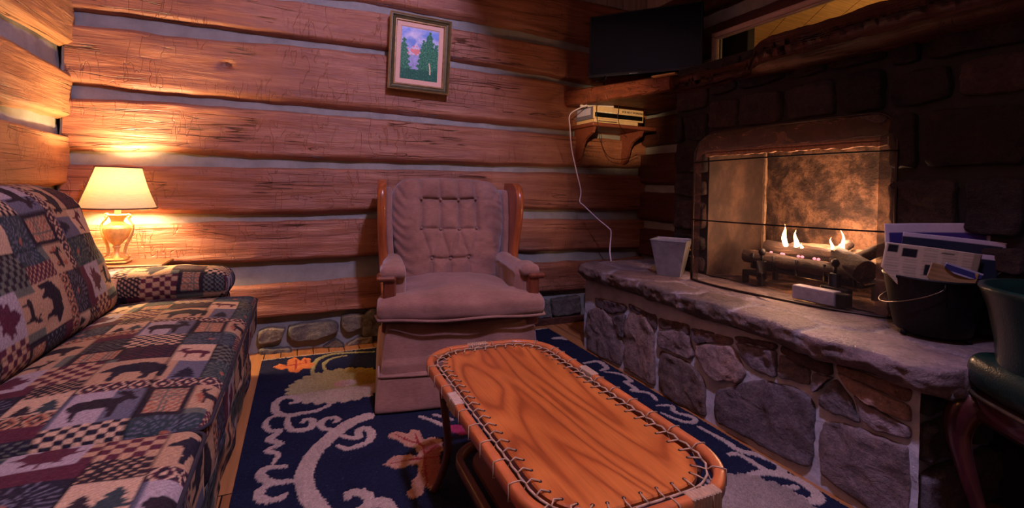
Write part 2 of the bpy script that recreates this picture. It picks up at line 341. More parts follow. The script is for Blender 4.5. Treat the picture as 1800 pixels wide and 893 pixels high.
# window frame, glass and the lit loft seen through it
M['frame_wood'] = simple('window_frame_wood', (214, 180, 156), .5, var=.2, scale=6, stretch=(8, 1, 8))
M['pine'] = simple('pine_board', (206, 158, 92), .5, var=.25, scale=5, stretch=(1, 10, 1), bump=.2)
wf = MB()
for (y0, y1, z0, z1) in ((W1 - .03, W1 + .015, WZ0 - .03, WZ1 + .03), (W0 - .02, W0 + .03, WZ0 - .03, WZ1 + .03), (W0, W1, WZ1 - .02, WZ1 + .03), (W0, W1, WZ0 - .03, WZ0)):
    wf.box((RX - .05, y0, z0), (RX - .02, y1, z1), b=.004); wf.box((RX - .06, y0 + .012 * (y1 - y0 < .1), z0 + .01), (RX - .045, y1 - .012 * (y1 - y0 < .1), z1 - .01), b=.003)
win = tag(wf.build('window_1', M['frame_wood']), kind='structure', label='long low window above the mantel with pale wood frame')
n = NT('window_glass'); n.b.inputs['Base Color'].default_value = (.95, .97, .97, 1); n.set(rough=.03, trans=1); n.b.inputs['IOR'].default_value = 1.05
tex = n.noise(n.coord(), 3); n.bump(tex, .02, .002)
wg = MB(); wg.box((RX - .038, W0, WZ0), (RX - .034, W1 - .03, WZ1 - .02)); wg.build('window_pane', n.m, win)
ceil = MB()
d1 = Vector((.50, -.62, .32)).normalized()
lo = MB()
def plank_q(mb, p, d, e, L, w, t=.01):
    nrm = d.cross(e).normalized() * t; a = p; b = p + d * L; c = b + e * w; dd = p + e * w
    V = [a, b, c, dd] + [q + nrm for q in (a, b, c, dd)]; mb.add(V, [(0, 1, 2, 3), (7, 6, 5, 4), (0, 4, 5, 1), (1, 5, 6, 2), (2, 6, 7, 3), (3, 7, 4, 0)])
dd_ = Vector((.78, -.12, .61)).normalized(); ee_ = Vector((.12, -.99, -.03)).normalized()
yv = -2.2
while yv < 2.9:
    k = (3.04 - yv) / .78; a, b = (2.72, yv), (2.72, yv + .292); V = [(x + (dx), y + dy, z) for z in (2.36, 2.372) for (x, y, dx, dy) in ((a[0], a[1], 0, 0), (b[0], b[1], 0, 0), (b[0], b[1], .62 * k, .78 * k), (a[0], a[1], .62 * k, .78 * k))]
    kb_ = max(0, (3.04 - yv - .292) / .78)
    V = [(p, q, z) for z in (2.36, 2.372) for (p, q) in (a, b, (b[0] + .62 * kb_, b[1] + .78 * kb_), (a[0] + .62 * k, a[1] + .78 * k))]; lo.add(V, [(0, 1, 2, 3), (7, 6, 5, 4), (0, 4, 5, 1), (1, 5, 6, 2), (2, 6, 7, 3), (3, 7, 4, 0)]); yv += .30
tag(lo.build('ceiling', M['pine']), kind='structure', label='sloping pine board ceiling beyond the window')
bw = MB(); x = 2.86
while x < 5.2: bw.box((x, 3.05, 1.5), (x + .11, 3.08, 2.36), b=.003); x += .116
bw.box((2.80, -.8, 1.5), (5.3, 3.05, 1.52)); bw.box((5.3, -.8, 1.5), (5.34, 3.05, 2.4)); tag(bw.build('wall_loft', M['board']), kind='structure', label='board wall of the loft beyond the window')
# dark post and blue cup seen in the window
t = thing('dark_post', 'dark upright post standing just inside the window above the mantel', 'post', (2.9, 2.385, 1.525)); M['black'] = simple('matte_black', (20, 18, 22), .6, var=.3)
pm = MB(); pm.box((0, .005, 0), (.08, .33, .8), b=.006); pm.build('post_shaft', M['black'], t)
fx = MB(); fx.box((-.01, 0, 0), (.09, .335, .05), b=.006); fx.build('post_base', M['black'], t)
M['blue'] = simple('blue_glaze', (70, 104, 150), .3, var=.1)
cu = thing('small_cup', 'small blue cup on the sill at the left end of the window', 'cup', (2.585, 2.235, 1.85))
mm = MB(); mm.lathe([(.0, 0), (.02, 0), (.024, .004), (.028, .085), (.0265, .087), (.024, .08), (.02, .01), (0, .01)], 24, cap=False); mm.build('cup_body', M['blue'], cu, smooth=True)
# main ceiling and floor
n = NT('plank_floor'); w = n.coord(); br = n.n('ShaderNodeTexBrick', i_Scale=1.0, i_Mortar_Size=.003, i_Brick_Width=.09, i_Row_Height=1.8, offset=.4)
br.inputs['Color1'].default_value = lin((164, 104, 58)); br.inputs['Color2'].default_value = lin((186, 124, 72)); br.inputs['Mortar'].default_value = lin((40, 22, 14)); n.l(w, br.inputs['Vector'])
n.col(n.mix(br.outputs[0], n.ramp(n.noise(n.coord((30, 2, 1)), 1.5, 5), [(.3, g(.6)), (.7, g(1.05))]), .8, 'MULTIPLY')); n.set(rough=.4); M['floor'] = n.m
fl = MB(); fl.box((-1.3, -.4, -.05), (2.75, 3.3, 0)); tag(fl.build('floor', M['floor']), kind='structure', label='honey coloured plank floor')
ce = MB(); x = -1.3
while x < 2.75: ce.box((x, -.4, 3.22), (x + .127, 3.3, 3.26), b=.004); x += .13
tag(ce.build('ceiling', M['pine']), kind='structure', label='pine board ceiling')
# baseboard by the hearth
bb = MB(); p = on_back(950, 560); bb.box((1.2, 3.14, .0), (2.2, 3.165, .05), b=.004); tag(bb.build('baseboard_back', M['beam']), kind='structure', label='thin dark baseboard along the back wall')
# ---------------------------------------------------------------- fireplace
M['mortar'] = simple('grey_mortar', (172, 164, 170), .9, var=.2, scale=14, bump=.8, bscale=70)
fp = thing('stone_fireplace', 'fieldstone fireplace with raised hearth slab and screened firebox', 'fireplace', (0, 0, 0))
HX = 1.73; HP = lambda a, z, d: (HX - d, a, z); c3 = lambda x, y: on_x(980 + x / 2.682, 560 + y / 2.682, HX); c2 = lambda x, y: on_x(1020 + x / 2.791, 380 + y / 2.791, HX)
body = MB()
def rough_wall(mb, place, a0, a1, z0, z1, st=.03, amp=.006, seed=0):
    na = max(2, int((a1 - a0) / st)); nzz = max(2, int((z1 - z0) / st)); V = []
    for i in range(na + 1):
        for j in range(nzz + 1):
            a = a0 + (a1 - a0) * i / na; z = z0 + (z1 - z0) * j / nzz; V.append(place(a, z, amp * fbm(a * 9, z * 9, seed)))
    mb.add(V, grid_faces(na + 1, nzz + 1))
body.box((HX + .012, .80, 0), (2.24, 2.6, .50)); rough_wall(body, HP, .78, 2.62, 0, .5, .02)
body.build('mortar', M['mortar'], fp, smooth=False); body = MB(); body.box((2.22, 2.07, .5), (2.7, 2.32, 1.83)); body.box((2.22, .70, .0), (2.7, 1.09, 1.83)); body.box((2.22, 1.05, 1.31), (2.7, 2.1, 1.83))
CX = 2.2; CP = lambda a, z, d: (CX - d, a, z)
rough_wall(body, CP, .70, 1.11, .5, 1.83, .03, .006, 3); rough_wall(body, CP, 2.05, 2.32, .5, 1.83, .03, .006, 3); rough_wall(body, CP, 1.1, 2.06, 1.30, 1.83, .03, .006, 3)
body.build('chimney_mortar', simple('smoked_shaded_mortar', (40, 32, 32), .92, var=.3, scale=8, bump=.8, bscale=60), fp, smooth=False)  # smoked mortar, darkened further so its colour carries the chimney's shade
st = MB()
HS = [[c2(*p) for p in q] for q in ([(45, 455), (120, 450), (165, 520), (215, 620), (208, 735), (100, 690), (35, 650), (38, 520)], [(155, 490), (228, 480), (222, 600), (206, 596)], [(238, 470), (320, 480), (368, 560), (372, 838), (222, 742), (228, 600)],
      [(385, 560), (530, 560), (545, 610), (565, 685), (545, 706), (400, 640)])]
HS += [[c3(*p) for p in q] for q in ([(488, 150), (600, 190), (680, 262), (700, 300), (705, 470), (600, 420), (482, 335)], [(655, 110), (830, 130), (870, 200), (900, 262), (860, 300), (770, 296), (720, 262), (665, 180)],
      [(850, 110), (1040, 150), (1036, 278), (940, 250), (880, 190)], [(745, 335), (800, 326), (930, 286), (1040, 297), (1150, 335), (1208, 372), (1222, 425), (1207, 700), (1130, 690), (1000, 620), (740, 480)],
      [(1052, 165), (1200, 240), (1198, 320), (1050, 275)], [(1322, 285), (1245, 365), (1245, 412), (1320, 450), (1428, 488), (1400, 390)], [(1220, 250), (1310, 280), (1230, 350), (1215, 330)],
      [(1395, 345), (1450, 395), (1690, 520), (1690, 580), (1500, 520), (1440, 480)], [(1255, 470), (1330, 484), (1480, 535), (1695, 612), (1702, 720), (1700, 1060), (1600, 985), (1245, 735), (1235, 600)], [(1320, 250), (1700, 420), (1700, 500), (1460, 390), (1380, 330)])]
for i, q in enumerate(HS):
    q = [(max(.80, a), max(.0, z)) for a, z in q]; stone(st, q, HP, tint((138, 116, 114), .2), .014 + .012 * random.random(), i, .02, .016, 60)
# stones tucked under the slab, tinted darker for the slab's shadow
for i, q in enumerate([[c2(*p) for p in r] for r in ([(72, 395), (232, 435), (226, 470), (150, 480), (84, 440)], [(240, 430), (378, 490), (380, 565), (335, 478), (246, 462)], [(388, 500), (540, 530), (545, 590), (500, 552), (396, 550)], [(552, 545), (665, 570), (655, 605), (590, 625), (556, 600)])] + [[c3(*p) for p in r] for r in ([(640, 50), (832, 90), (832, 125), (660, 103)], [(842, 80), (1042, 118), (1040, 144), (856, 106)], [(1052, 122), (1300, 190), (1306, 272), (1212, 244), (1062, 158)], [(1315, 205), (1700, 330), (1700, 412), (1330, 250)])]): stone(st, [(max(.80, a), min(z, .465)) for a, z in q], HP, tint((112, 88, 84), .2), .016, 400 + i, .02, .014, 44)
# chimney face and end stones: coursed rubble
def courses(a0, a1, z0, z1, hmin, hmax, wmin, wmax):
    out = []; z = z0
    while z < z1 - .04:
        h = min(hmin + (hmax - hmin) * random.random(), z1 - z); a = a0
        if z1 - (z + h) < .05: h = z1 - z
        while a < a1 - .03:
            w = min(wmin + (wmax - wmin) * random.random(), a1 - a)
            if a1 - (a + w) < .07: w = a1 - a
            j = lambda: .034 * (random.random() - .5)
            out.append([(a + .012 + j() * .4, z + .012 + abs(j())), (a + w * .5, z + .008 + abs(j())), (a + w - .012, z + .012 + abs(j())), (a + w - .012 + j() * .3, z + h * .5), (a + w - .014, z + h - .012 - abs(j()) * 1.5), (a + w * .45, z + h - .008 - abs(j())), (a + .014, z + h - .014 - abs(j()))]); a += w
        z += h
    return out
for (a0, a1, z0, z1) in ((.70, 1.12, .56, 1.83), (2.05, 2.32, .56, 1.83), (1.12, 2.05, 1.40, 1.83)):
    for i, q in enumerate(courses(a0, a1, z0, z1, .12, .27, .16, .34)): stone(st, q, CP, tint((50, 38, 37), .3), .03, 100 + i + a0 * 7, .02, .02, 44)  # face stones tinted low to carry the shade on the chimney
EPp = lambda a, z, d: (a, .79 - d, z)
for i, q in enumerate(courses(1.75, 2.68, 0, .5, .14, .22, .2, .34)): stone(st, q, EPp, tint((96, 82, 82), .2), .02, 200 + i, .02, .018, 40)
EPf = lambda a, z, d: (a, 2.61 + d, z)
for i, q in enumerate(courses(1.75, 2.62, 0, .5, .14, .22, .2, .34)): stone(st, q, EPf, tint((96, 82, 82), .2), .02, 230 + i, .02, .018, 40)
EPc = lambda a, z, d: (a, 2.32 + d, z)
for i, q in enumerate(courses(2.24, 2.62, .56, 1.8, .14, .22, .2, .3)): stone(st, q, EPc, tint((84, 66, 62), .2), .02, 260 + i, .02, .018, 40)
# lintel stone over the opening
stone(st, [(1.10, 1.305), (1.55, 1.30), (2.06, 1.305), (2.05, 1.36), (1.7, 1.39), (1.12, 1.40)], CP, tint((90, 70, 62)), .035, 300, .02, .012, 60)
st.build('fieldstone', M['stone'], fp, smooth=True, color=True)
# hearth slab: flagstones with mortar joints, ragged front edge
def front_x(y): return 1.655 + .03 * fbm(y * 2.2, 3.1, 0, 2) + .012 * fbm(y * 9, 1, 0, 3)
seeds = [(1.72, 2.56), (1.95, 2.45), (2.3, 2.5), (1.85, 2.12), (2.1, 2.25), (1.72, 1.86), (2.0, 1.75), (2.35, 1.9), (1.74, 1.3), (1.95, 1.25), (2.2, 1.45), (1.75, .92), (2.05, .78), (2.3, 1.0), (1.73, 1.58)]
scol = [lin(c)[:3] for c in [(116, 98, 92), (128, 112, 112), (106, 92, 92), (122, 98, 88), (136, 124, 124), (112, 94, 86), (120, 104, 104), (100, 88, 88), (126, 104, 98), (132, 112, 110), (110, 96, 96), (130, 108, 106), (122, 104, 104), (104, 90, 90), (108, 92, 84)]]
mcol = np.array(lin((142, 130, 134))[:3]); SC = np.array(scol); SD = np.array(seeds)
def slab_color(x, y):
    xx = x + .05 * noise.noise(Vector((x * 6, y * 6, 2))); yy = y + .06 * noise.noise(Vector((x * 6, y * 6, 9)))
    d = np.hypot((SD[:, 0] - xx) * 1.5, SD[:, 1] - yy); o = np.argsort(d); e = d[o[1]] - d[o[0]]
    wd = .035 + .02 * noise.noise(Vector((x * 9, y * 9, 5))); k = min(1, max(0, (e - wd * .6) / (wd * .5))); return mcol * (1 - k) + SC[o[0]] * k, k
sl = MB(); ny = 240; Yn, Yf = .685, 2.66; prof_s = []
V = []; Cc = []
tt = [(0, .0), (.0, .25), (0, .5), (.0, .75), (0, 1)]
nx = 44; nside = 10
for i in range(ny + 1):
    y = Yn + (Yf - Yn) * i / ny; fxx = front_x(y); e = min(y - Yn, Yf - y); fxx += .10 * math.exp(-e / .035) if e < .2 else 0
    zb = .475 + .012 * fbm(y * 4, 7, 1, 3)
    for j in range(nside):          # underside and ragged face
        v = j / (nside - 1); z = zb + (.553 - zb) * v; bul = math.sin(PI * min(1, v * 1.05)) * .022
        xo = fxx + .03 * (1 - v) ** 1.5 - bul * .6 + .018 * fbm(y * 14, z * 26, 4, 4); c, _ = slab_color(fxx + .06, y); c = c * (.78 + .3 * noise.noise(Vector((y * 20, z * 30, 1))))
        V.append((xo, y, z)); Cc.append(c)
    for j in range(nx):
        u = (j / (nx - 1)) ** 1.25; x = fxx + .012 + (2.30 - fxx) * u; c, k = slab_color(x, y)
        z = .556 + .006 * k + .004 * fbm(x * 7, y * 7, 2, 3) - .006 * math.exp(-u * 50); V.append((x, y, z)); Cc.append(c)
nn_ = nside + nx; Cc = [tuple(np.clip(np.array(q) * 1.25, 0, 1)) for q in Cc]; sl.add(V, [tuple(reversed(f)) for f in grid_faces(ny + 1, nn_)], Cc)
ends = [[i * nn_ + j for j in range(nn_)] for i in (0, ny)]
sl.F.append(tuple(ends[0][::-1])); sl.F.append(tuple(ends[1]))
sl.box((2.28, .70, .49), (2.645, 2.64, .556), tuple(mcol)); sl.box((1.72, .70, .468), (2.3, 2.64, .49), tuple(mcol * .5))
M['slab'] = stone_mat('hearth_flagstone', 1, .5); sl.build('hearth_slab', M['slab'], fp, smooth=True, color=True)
# firebox
n = NT('sooty_firebrick'); w = n.coord(); f = n.noise(w, 6, 8, .72, .3); f2 = n.noise(w, 22, 5, .7)
c = n.ramp(f, [(.32, lin((34, 25, 22))), (.46, lin((70, 50, 40))), (.58, lin((134, 100, 76))), (.7, lin((84, 60, 46)))]); n.col(n.mix(c, n.ramp(f2, [(.36, g(.35)), (.55, g(1.05))]), .75, 'MULTIPLY')); n.set(rough=.85); n.bump(n.math('ADD', f, f2), .8, .02); M['brick'] = n.m
fb = MB(); fY0, fY1, bY0, bY1, BX = 1.11, 2.05, 1.20, 1.98, 2.60
def panel(a, b, c_, d, t=.0, nseg=24):
    A, B, C_, D = map(Vector, (a, b, c_, d)); V = []
    nrm = (B - A).cross(D - A).normalized()
    for i in range(nseg + 1):
        for j in range(nseg + 1):
            u, v = i / nseg, j / nseg; p = (A * (1 - u) + B * u) * (1 - v) + (D * (1 - u) + C_ * u) * v
            V.append(p + nrm * (.006 * fbm(p.x * 8, p.y * 8, p.z * 8) + (.004 * math.copysign(1, math.sin(p.z * 46)) if 0 else 0)))
    fb.add(V, grid_faces(nseg + 1, nseg + 1))
panel((BX, bY0, .56), (BX, bY1, .56), (BX, bY1, 1.32), (BX, bY0, 1.32)); 
panel((BX, bY0, 1.312), (BX, bY1, 1.312), (CX, fY1, 1.312), (CX, fY0, 1.312)); panel((CX, fY0, .566), (CX, fY1, .566), (BX, bY1, .566), (BX, bY0, .566))
fb.build('firebox', M['brick'], fp, smooth=True)
n = NT('smoked_side_brick'); w = n.coord((1, 1, .6)); f = n.noise(w, 6, 7, .7, .3); n.col(n.ramp(f, [(.3, lin((34, 26, 24))), (.5, lin((70, 52, 44))), (.7, lin((106, 80, 64)))])); n.set(rough=.8); n.bump(n.noise(n.coord(), 20, 5, .7), .6, .01)
fb = MB(); panel((BX, bY1, .56), (CX + .0, fY1, .56), (CX, fY1, 1.32), (BX, bY1, 1.32)); fb.build('firebox_side', n.m, fp, smooth=True); fb = MB(); panel((CX, fY0, .56), (BX, bY0, .56), (BX, bY0, 1.32), (CX, fY0, 1.32)); fb.build('firebox_side', n.m, fp, smooth=True)
fb = MB(); V = []
for i in range(61):
    z = .566 + .74 * i / 60; w_ = .012 + .008 * fbm(z * 9, 1, 1, 3); V += [(2.585, 1.975 - w_, z), (2.57 + .006 * fbm(z * 20, 3, 1), 1.965, z), (2.58, 1.992 + w_ * .5, z)]
fb.add(V, grid_faces(61, 3)); fb.build('mortar_seam', simple('pale_flaked_mortar', (176, 146, 118), .9, var=.4, scale=30), fp)
M['iron'] = simple('cast_iron', (26, 22, 22), .55, metal=.6, var=.3, scale=60, bump=.3)
M['rail'] = simple('ragged_lintel_rail', (176, 136, 108), .5, metal=.2, var=.35, scale=20, stretch=(1, 4, 1), bump=.5)
lr = MB(); V = []
for i in range(121):
    y = 1.11 + .94 * i / 120; zt = 1.30 + .004 * fbm(y * 9, 0, 0); zb = 1.262 + .008 * fbm(y * 16, 2, 0, 4)
    V += [(2.19, y, zt), (2.165, y, zt - .004), (2.162, y, zt - .014), (2.175, y, zt - .018), (2.165, y, zt - .022), (2.165, y, zb), (2.185, y, zb)]
lr.add(V, grid_faces(121, 7)); lr.build('lintel_rail', M['rail'], fp)
# mantel
mt = MB(); V = []; nyy = 200; ng = 18
def mant(y):      # front x, bottom z, top z of the hewn beam at y
    s = 1 / (1 + math.exp(-(y - 1.68) / .03)) if abs(y - 1.68) < .6 else float(y > 1.68)
    return (2.0 * (1 - s) + 2.14 * s, 1.655 * (1 - s) + 1.665 * s, 1.815 * (1 - s) + 1.775 * s)
for i in range(nyy + 1):
    y = -.25 + (2.42 + .25) * i / nyy; xf, z0, z1 = mant(y); z0 += .008 * fbm(y * 5, 3, 0, 3); z1 += .008 * fbm(y * 4, 8, 0, 3)
    for j in range(ng):
        a = 2 * PI * j / ng; ca, sa = math.cos(a), math.sin(a); e = .35; cx, cz = math.copysign(abs(ca) ** e, ca), math.copysign(abs(sa) ** e, sa)
        x = (xf + 2.62) / 2 - cx * (2.62 - xf) / 2; z = (z0 + z1) / 2 + cz * (z1 - z0) / 2
        if cx > 0: x += .014 * fbm(y * 4, z * 12, 3, 4); z += .006 * fbm(y * 12, x * 9, 6, 3)
        V.append((x, y, z))
mt.add(V, grid_faces(nyy + 1, ng)); mt.F += [(i * ng + ng - 1, i * ng, (i + 1) * ng, (i + 1) * ng + ng - 1) for i in range(nyy)]
mt.F += [tuple(range(ng)), tuple(nyy * ng + k for k in range(ng))[::-1]]
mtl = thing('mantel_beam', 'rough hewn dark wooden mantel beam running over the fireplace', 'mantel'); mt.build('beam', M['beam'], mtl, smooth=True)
# corner board that carries the television
cbm = MB(); nb = 60; V = []
for i in range(nb + 1):
    u = i / nb; x = 1.84 + .27 * u; y = 3.17 - .86 * u; zt = 1.815 - .02 * u + .004 * fbm(u * 6, 0, 5); zb = 1.685 - .01 * u + .02 * u + .006 * fbm(u * 7, 4, 5)
    V += [(2.62, y, zt), (x + .03, y, zt), (x + .004, y, zt - .012), (x, y, (zt + zb) / 2), (x + .01, y, zb + .008), (x + .03, y, zb), (2.62, y, zb)]
cbm.add(V, grid_faces(nb + 1, 7)); cbm.F.append(tuple(range(7))[::-1]); cbm.F.append(tuple(nb * 7 + k for k in range(7))); cbm.F += [(i * 7 + 6, i * 7, (i + 1) * 7, (i + 1) * 7 + 6) for i in range(nb)]
M['shelf_wood'] = log_mat('corner_shelf_wood', 1, (70, 34, 22), (120, 62, 38), (150, 84, 54)); cbm.build('corner_board', M['shelf_wood'], mtl, smooth=False)
# fire screen: curved mesh panel with rounded top corners
sc = thing('fire_screen', 'bowed metal mesh fire screen standing in front of the firebox', 'fire screen', (0, 0, 0))
n = NT('fine_wire_mesh'); n.b.inputs['Base Color'].default_value = lin((66, 54, 48)); n.set(rough=.5, metal=.3)
tr = n.n('ShaderNodeBsdfTransparent'); mx = n.n('ShaderNodeMixShader'); n.l(n.ramp(n.noise(n.coord((1, 1, .4)), 3, 2), [(.3, g(.22)), (.7, g(.34))]), mx.inputs[0]); n.l(tr.outputs[0], mx.inputs[1]); n.l(n.b.outputs[0], mx.inputs[2]); n.l(mx.outputs[0], n.out.inputs[0]); M['gauze'] = n.m
SA = Vector((1.985, 1.955, 0)); SB = Vector((2.165, 1.075, 0)); sd = (SB - SA); sL = sd.length; sdn = sd.normalized(); sn = Vector((-abs(sdn.y), -sdn.x if 0 else -abs(sdn.x), 0)).normalized()
sn = Vector((sdn.y, -sdn.x, 0)); sn = sn if sn.x < 0 else -sn
z0s, z1s = .568, 1.375
def scr(u, v, off=0):          # u along, v up (0..1)
    zz = z0s + (z1s - z0s) * v; top_rise = .03 * u
    b = .075 * (1 - abs(2 * u - 1) ** 3) * (1 - .35 * v)
    topin = max(0, v - .82) / .18; b -= .07 * topin ** 2          # top leans back toward the chimney
    return SA + sdn * (u * sL) + sn * (b + off) + Vector((0, 0, zz + top_rise * v))
def rc(u, v):                   # rounded top corners
    ru = .11; rv = .13
    lim = 1.0
    uu = min(u, 1 - u)
    if uu < ru: lim = 1 - rv + rv * math.sqrt(max(0, 1 - ((ru - uu) / ru) ** 2))
    return v * lim
gm = MB(); nu, nv = 80, 44; V = [scr(i / nu, rc(i / nu, j / nv)) for i in range(nu + 1) for j in range(nv + 1)]; gm.add(V, grid_faces(nu + 1, nv + 1)); gm.build('mesh_panel', M['gauze'], sc, smooth=True)
M['bronze'] = simple('dark_bronze', (58, 44, 38), .45, metal=.7, var=.2)
fr = MB(); path = [scr(0, v) for v in np.linspace(0, rc(0, 1), 12)] + [scr(u, rc(u, 1)) for u in np.linspace(0, 1, 60)] + [scr(1, v) for v in np.linspace(rc(1, 1), 0, 12)] + [scr(u, 0) for u in np.linspace(1, 0, 50)]
fr.tube(path, .006, 8, closed=True); fr.build('screen_frame', M['bronze'], sc, smooth=True)
for v in (.41, .80):
    rb = MB(); rb.tube([scr(u, v - .0 * u, .004) for u in np.linspace(-.01, 1.01, 40)], .004, 6); rb.build('cross_rod', M['iron'], sc, smooth=True)
rm = MB()            # folded metal hood strip across the top and the side strips
V = [scr(i / nu, rc(i / nu, .86 + .14 * j / 6), -.004) for i in range(nu + 1) for j in range(7)]; rm.add(V, grid_faces(nu + 1, 7))
V = [scr(.06 * i / 4, rc(.06 * i / 4, j / 30), -.003) for i in range(5) for j in range(31)]; rm.add(V, grid_faces(5, 31)); V = [scr(1 - .06 * i / 4, rc(1 - .06 * i / 4, j / 30), -.003) for i in range(5) for j in range(31)]; rm.add(V, grid_faces(5, 31))
rm2 = NT('worn_screen_border'); rm2.col(rm2.ramp(rm2.noise(rm2.coord((2, 2, 5)), 3, 5, .6, 1), [(.35, lin((84, 62, 50))), (.65, lin((168, 120, 90)))])); rm2.set(rough=.6, metal=.3)
tr = rm2.n('ShaderNodeBsdfTransparent'); mx = rm2.n('ShaderNodeMixShader', i_0=.62); rm2.l(tr.outputs[0], mx.inputs[1]); rm2.l(rm2.b.outputs[0], mx.inputs[2]); rm2.l(mx.outputs[0], rm2.out.inputs[0]); rm.build('screen_border', rm2.m, sc, smooth=True)
# fire grate, gas logs, flames
bark = NT('charred_bark'); f = bark.noise(bark.coord((14, 3, 14)), 3, 7, .75, .6); bark.col(bark.ramp(f, [(.3, lin((22, 15, 12))), (.55, lin((62, 42, 32))), (.75, lin((130, 98, 74)))])); bark.set(rough=.9); bark.bump(f, 1, .02); M['bark'] = bark.m
ash = NT('ashy_log'); f = ash.noise(ash.coord((10, 3, 10)), 4, 7, .75); ash.col(ash.ramp(f, [(.3, lin((96, 74, 58))), (.6, lin((190, 164, 136)))])); ash.set(rough=.9); ash.bump(f, .8, .02); M['ash'] = ash.m
def logm(a, b, r, mat, name, label, seed=0):
    A, B = Vector(a), Vector(b); L = (B - A).length; d = (B - A).normalized(); c = (A + B) / 2
    V = []; n = 20; m = 26; q = d.to_track_quat('Y', 'Z')
    for i in range(m):
        y = -L / 2 + L * i / (m - 1)
        for k in range(n):
            an = 2 * PI * k / n; rr = r * (1 + .16 * fbm(math.cos(an) * 1.5, math.sin(an) * 1.5, y * 7 + seed, 3) + .05 * noise.noise(Vector((an * 3, y * 20, seed))))
            V.append(q @ Vector((rr * math.cos(an), y, rr * math.sin(an))))
    mb = MB(); mb.add(V, [(i * n + k, i * n + (k + 1) % n, (i + 1) * n + (k + 1) % n, (i + 1) * n + k) for i in range(m - 1) for k in range(n)] + [tuple(range(n))[::-1], tuple((m - 1) * n + k for k in range(n))])
    o = mb.build(name, mat, None, smooth=True); o.location = c; autosmooth(o, 50); return tag(o, label, 'log', 'gas logs on the fire grate')
gr = thing('fire_grate', 'black cast iron grate on feet holding the fire logs', 'grate', (2.32, 1.53, .57))
m_ = MB()
for xo in (-.08, .12): m_.box((xo, -.30, .075), (xo + .02, .26, .10), b=.004)
m_.build('grate_rail', M['iron'], gr)
for y in (-.27, -.14, 0, .12, .24):
    m_ = MB(); m_.tube([(-.085, y, .16), (-.08, y, .085), (.0, y, .075), (.13, y, .085)], .008, 6); m_.build('grate_bar', M['iron'], gr, smooth=True)
for y in (-.2, .17):
    m_ = MB(); m_.box((-.125, y - .02, .03), (-.085, y + .02, .13), b=.006); m_.tube([(-.105, y, .12), (-.105, y, .165)], .008, 8); m_.lathe([(0, .155), (.013, .16), (.019, .175), (.013, .19), (0, .195)], 14, (-.105, y, 0), cap=False); m_.build('andiron_knob', M['iron'], gr, smooth=True)
for y in (-.21, .21):
    m_ = MB(); m_.box((-.13, y - .06, .0), (-.10, y - .035, .06), b=.003); m_.box((-.13, y + .035, .0), (-.10, y + .06, .06), b=.003); m_.box((-.13, y - .06, .045), (-.09, y + .06, .07), b=.004); m_.build('foot', M['iron'], gr)
for y in (-.25, .25):
    m_ = MB(); m_.box((.1, y - .012, .0), (.125, y + .012, .08), b=.003); m_.build('foot', M['iron'], gr)
G = lambda x, y, z: (2.32 + x, 1.53 + y, .57 + z)
logm(G(-.055, .31, .135), G(-.055, -.25, .13), .035, M['bark'], 'fire_log', 'charred front log lying along the grate bars', 1)
logm(G(.03, .24, .185), G(.015, -.2, .175), .042, M['bark'], 'fire_log', 'dark thick log stacked in the middle of the fire', 5)
logm(G(.14, .17, .19), G(.14, -.3, .19), .036, M['ash'], 'fire_log', 'pale ashy log at the back of the fire', 9)
logm(G(-.03, -.2, .17), G(.16, -.31, .275), .026, M['bark'], 'fire_log', 'thin log leaning upward at the right end of the fire', 12)
logm(G(-.075, -.31, .15), G(-.0, -.16, .19), .05, M['bark'], 'fire_log', 'knobbly stump at the right end of the fire', 15)
logm(G(.0, -.13, .2), G(.10, -.14, .25), .022, M['bark'], 'fire_log', 'short dark stub between the flames', 19)
fm = NT('flame'); fm.t.nodes.remove(fm.b); em = fm.n('ShaderNodeEmission', i_Strength=34.0)
tcz = fm.n('ShaderNodeTexCoord'); sp = fm.n('ShaderNodeSeparateXYZ'); fm.l(tcz.outputs['Generated'], sp.inputs[0]); fm.l(fm.ramp(sp.outputs['Z'], [(0, (1, .30, .09, 1)), (.25, (1, .62, .32, 1)), (.7, (1, .52, .22, 1)), (1, (1, .22, .05, 1))]), em.inputs[0]); fm.l(em.outputs[0], fm.out.inputs[0]); M['flame'] = fm.m
def flame(p, h, w, lean, name='flame', label=''):
    mb = MB(); V = []; n = 10; m = 14
    for i in range(m):
        v = i / (m - 1); r = w * (math.sin(PI * min(1, v * .9 + .12)) ** .8) * (1 - v) ** .55 + .0005; cx = lean * v ** 1.6 + .006 * math.sin(v * 7 + p[1] * 40)
        for k in range(n): a = 2 * PI * k / n; V.append((r * .6 * math.cos(a), cx + r * math.sin(a), h * v))
    mb.add(V, grid_faces(m, n)); mb.F += [(i * n + n - 1, i * n, (i + 1) * n, (i + 1) * n + n - 1) for i in range(m - 1)]
    return mb
FL = [((0, .115, .19), .135, .017, .012, 'tallest left flame of the fire'), ((0, .06, .19), .11, .016, 0, 'second flame from the left of the fire'), ((0, .035, .185), .05, .016, -.01, 'short broad flame in the middle of the fire'),
      ((.02, -.105, .2), .08, .009, 0, 'thin flame left of the short dark stub'), ((.02, -.165, .2), .125, .010, .022, 'curling thin flame at the right of the fire')]
for p, h, w, le, lab in FL:
    o = flame(p, h, w, le).build('flame', M['flame'], smooth=True); o.location = G(*p); tag(o, lab, 'flame', 'gas flames on the logs')
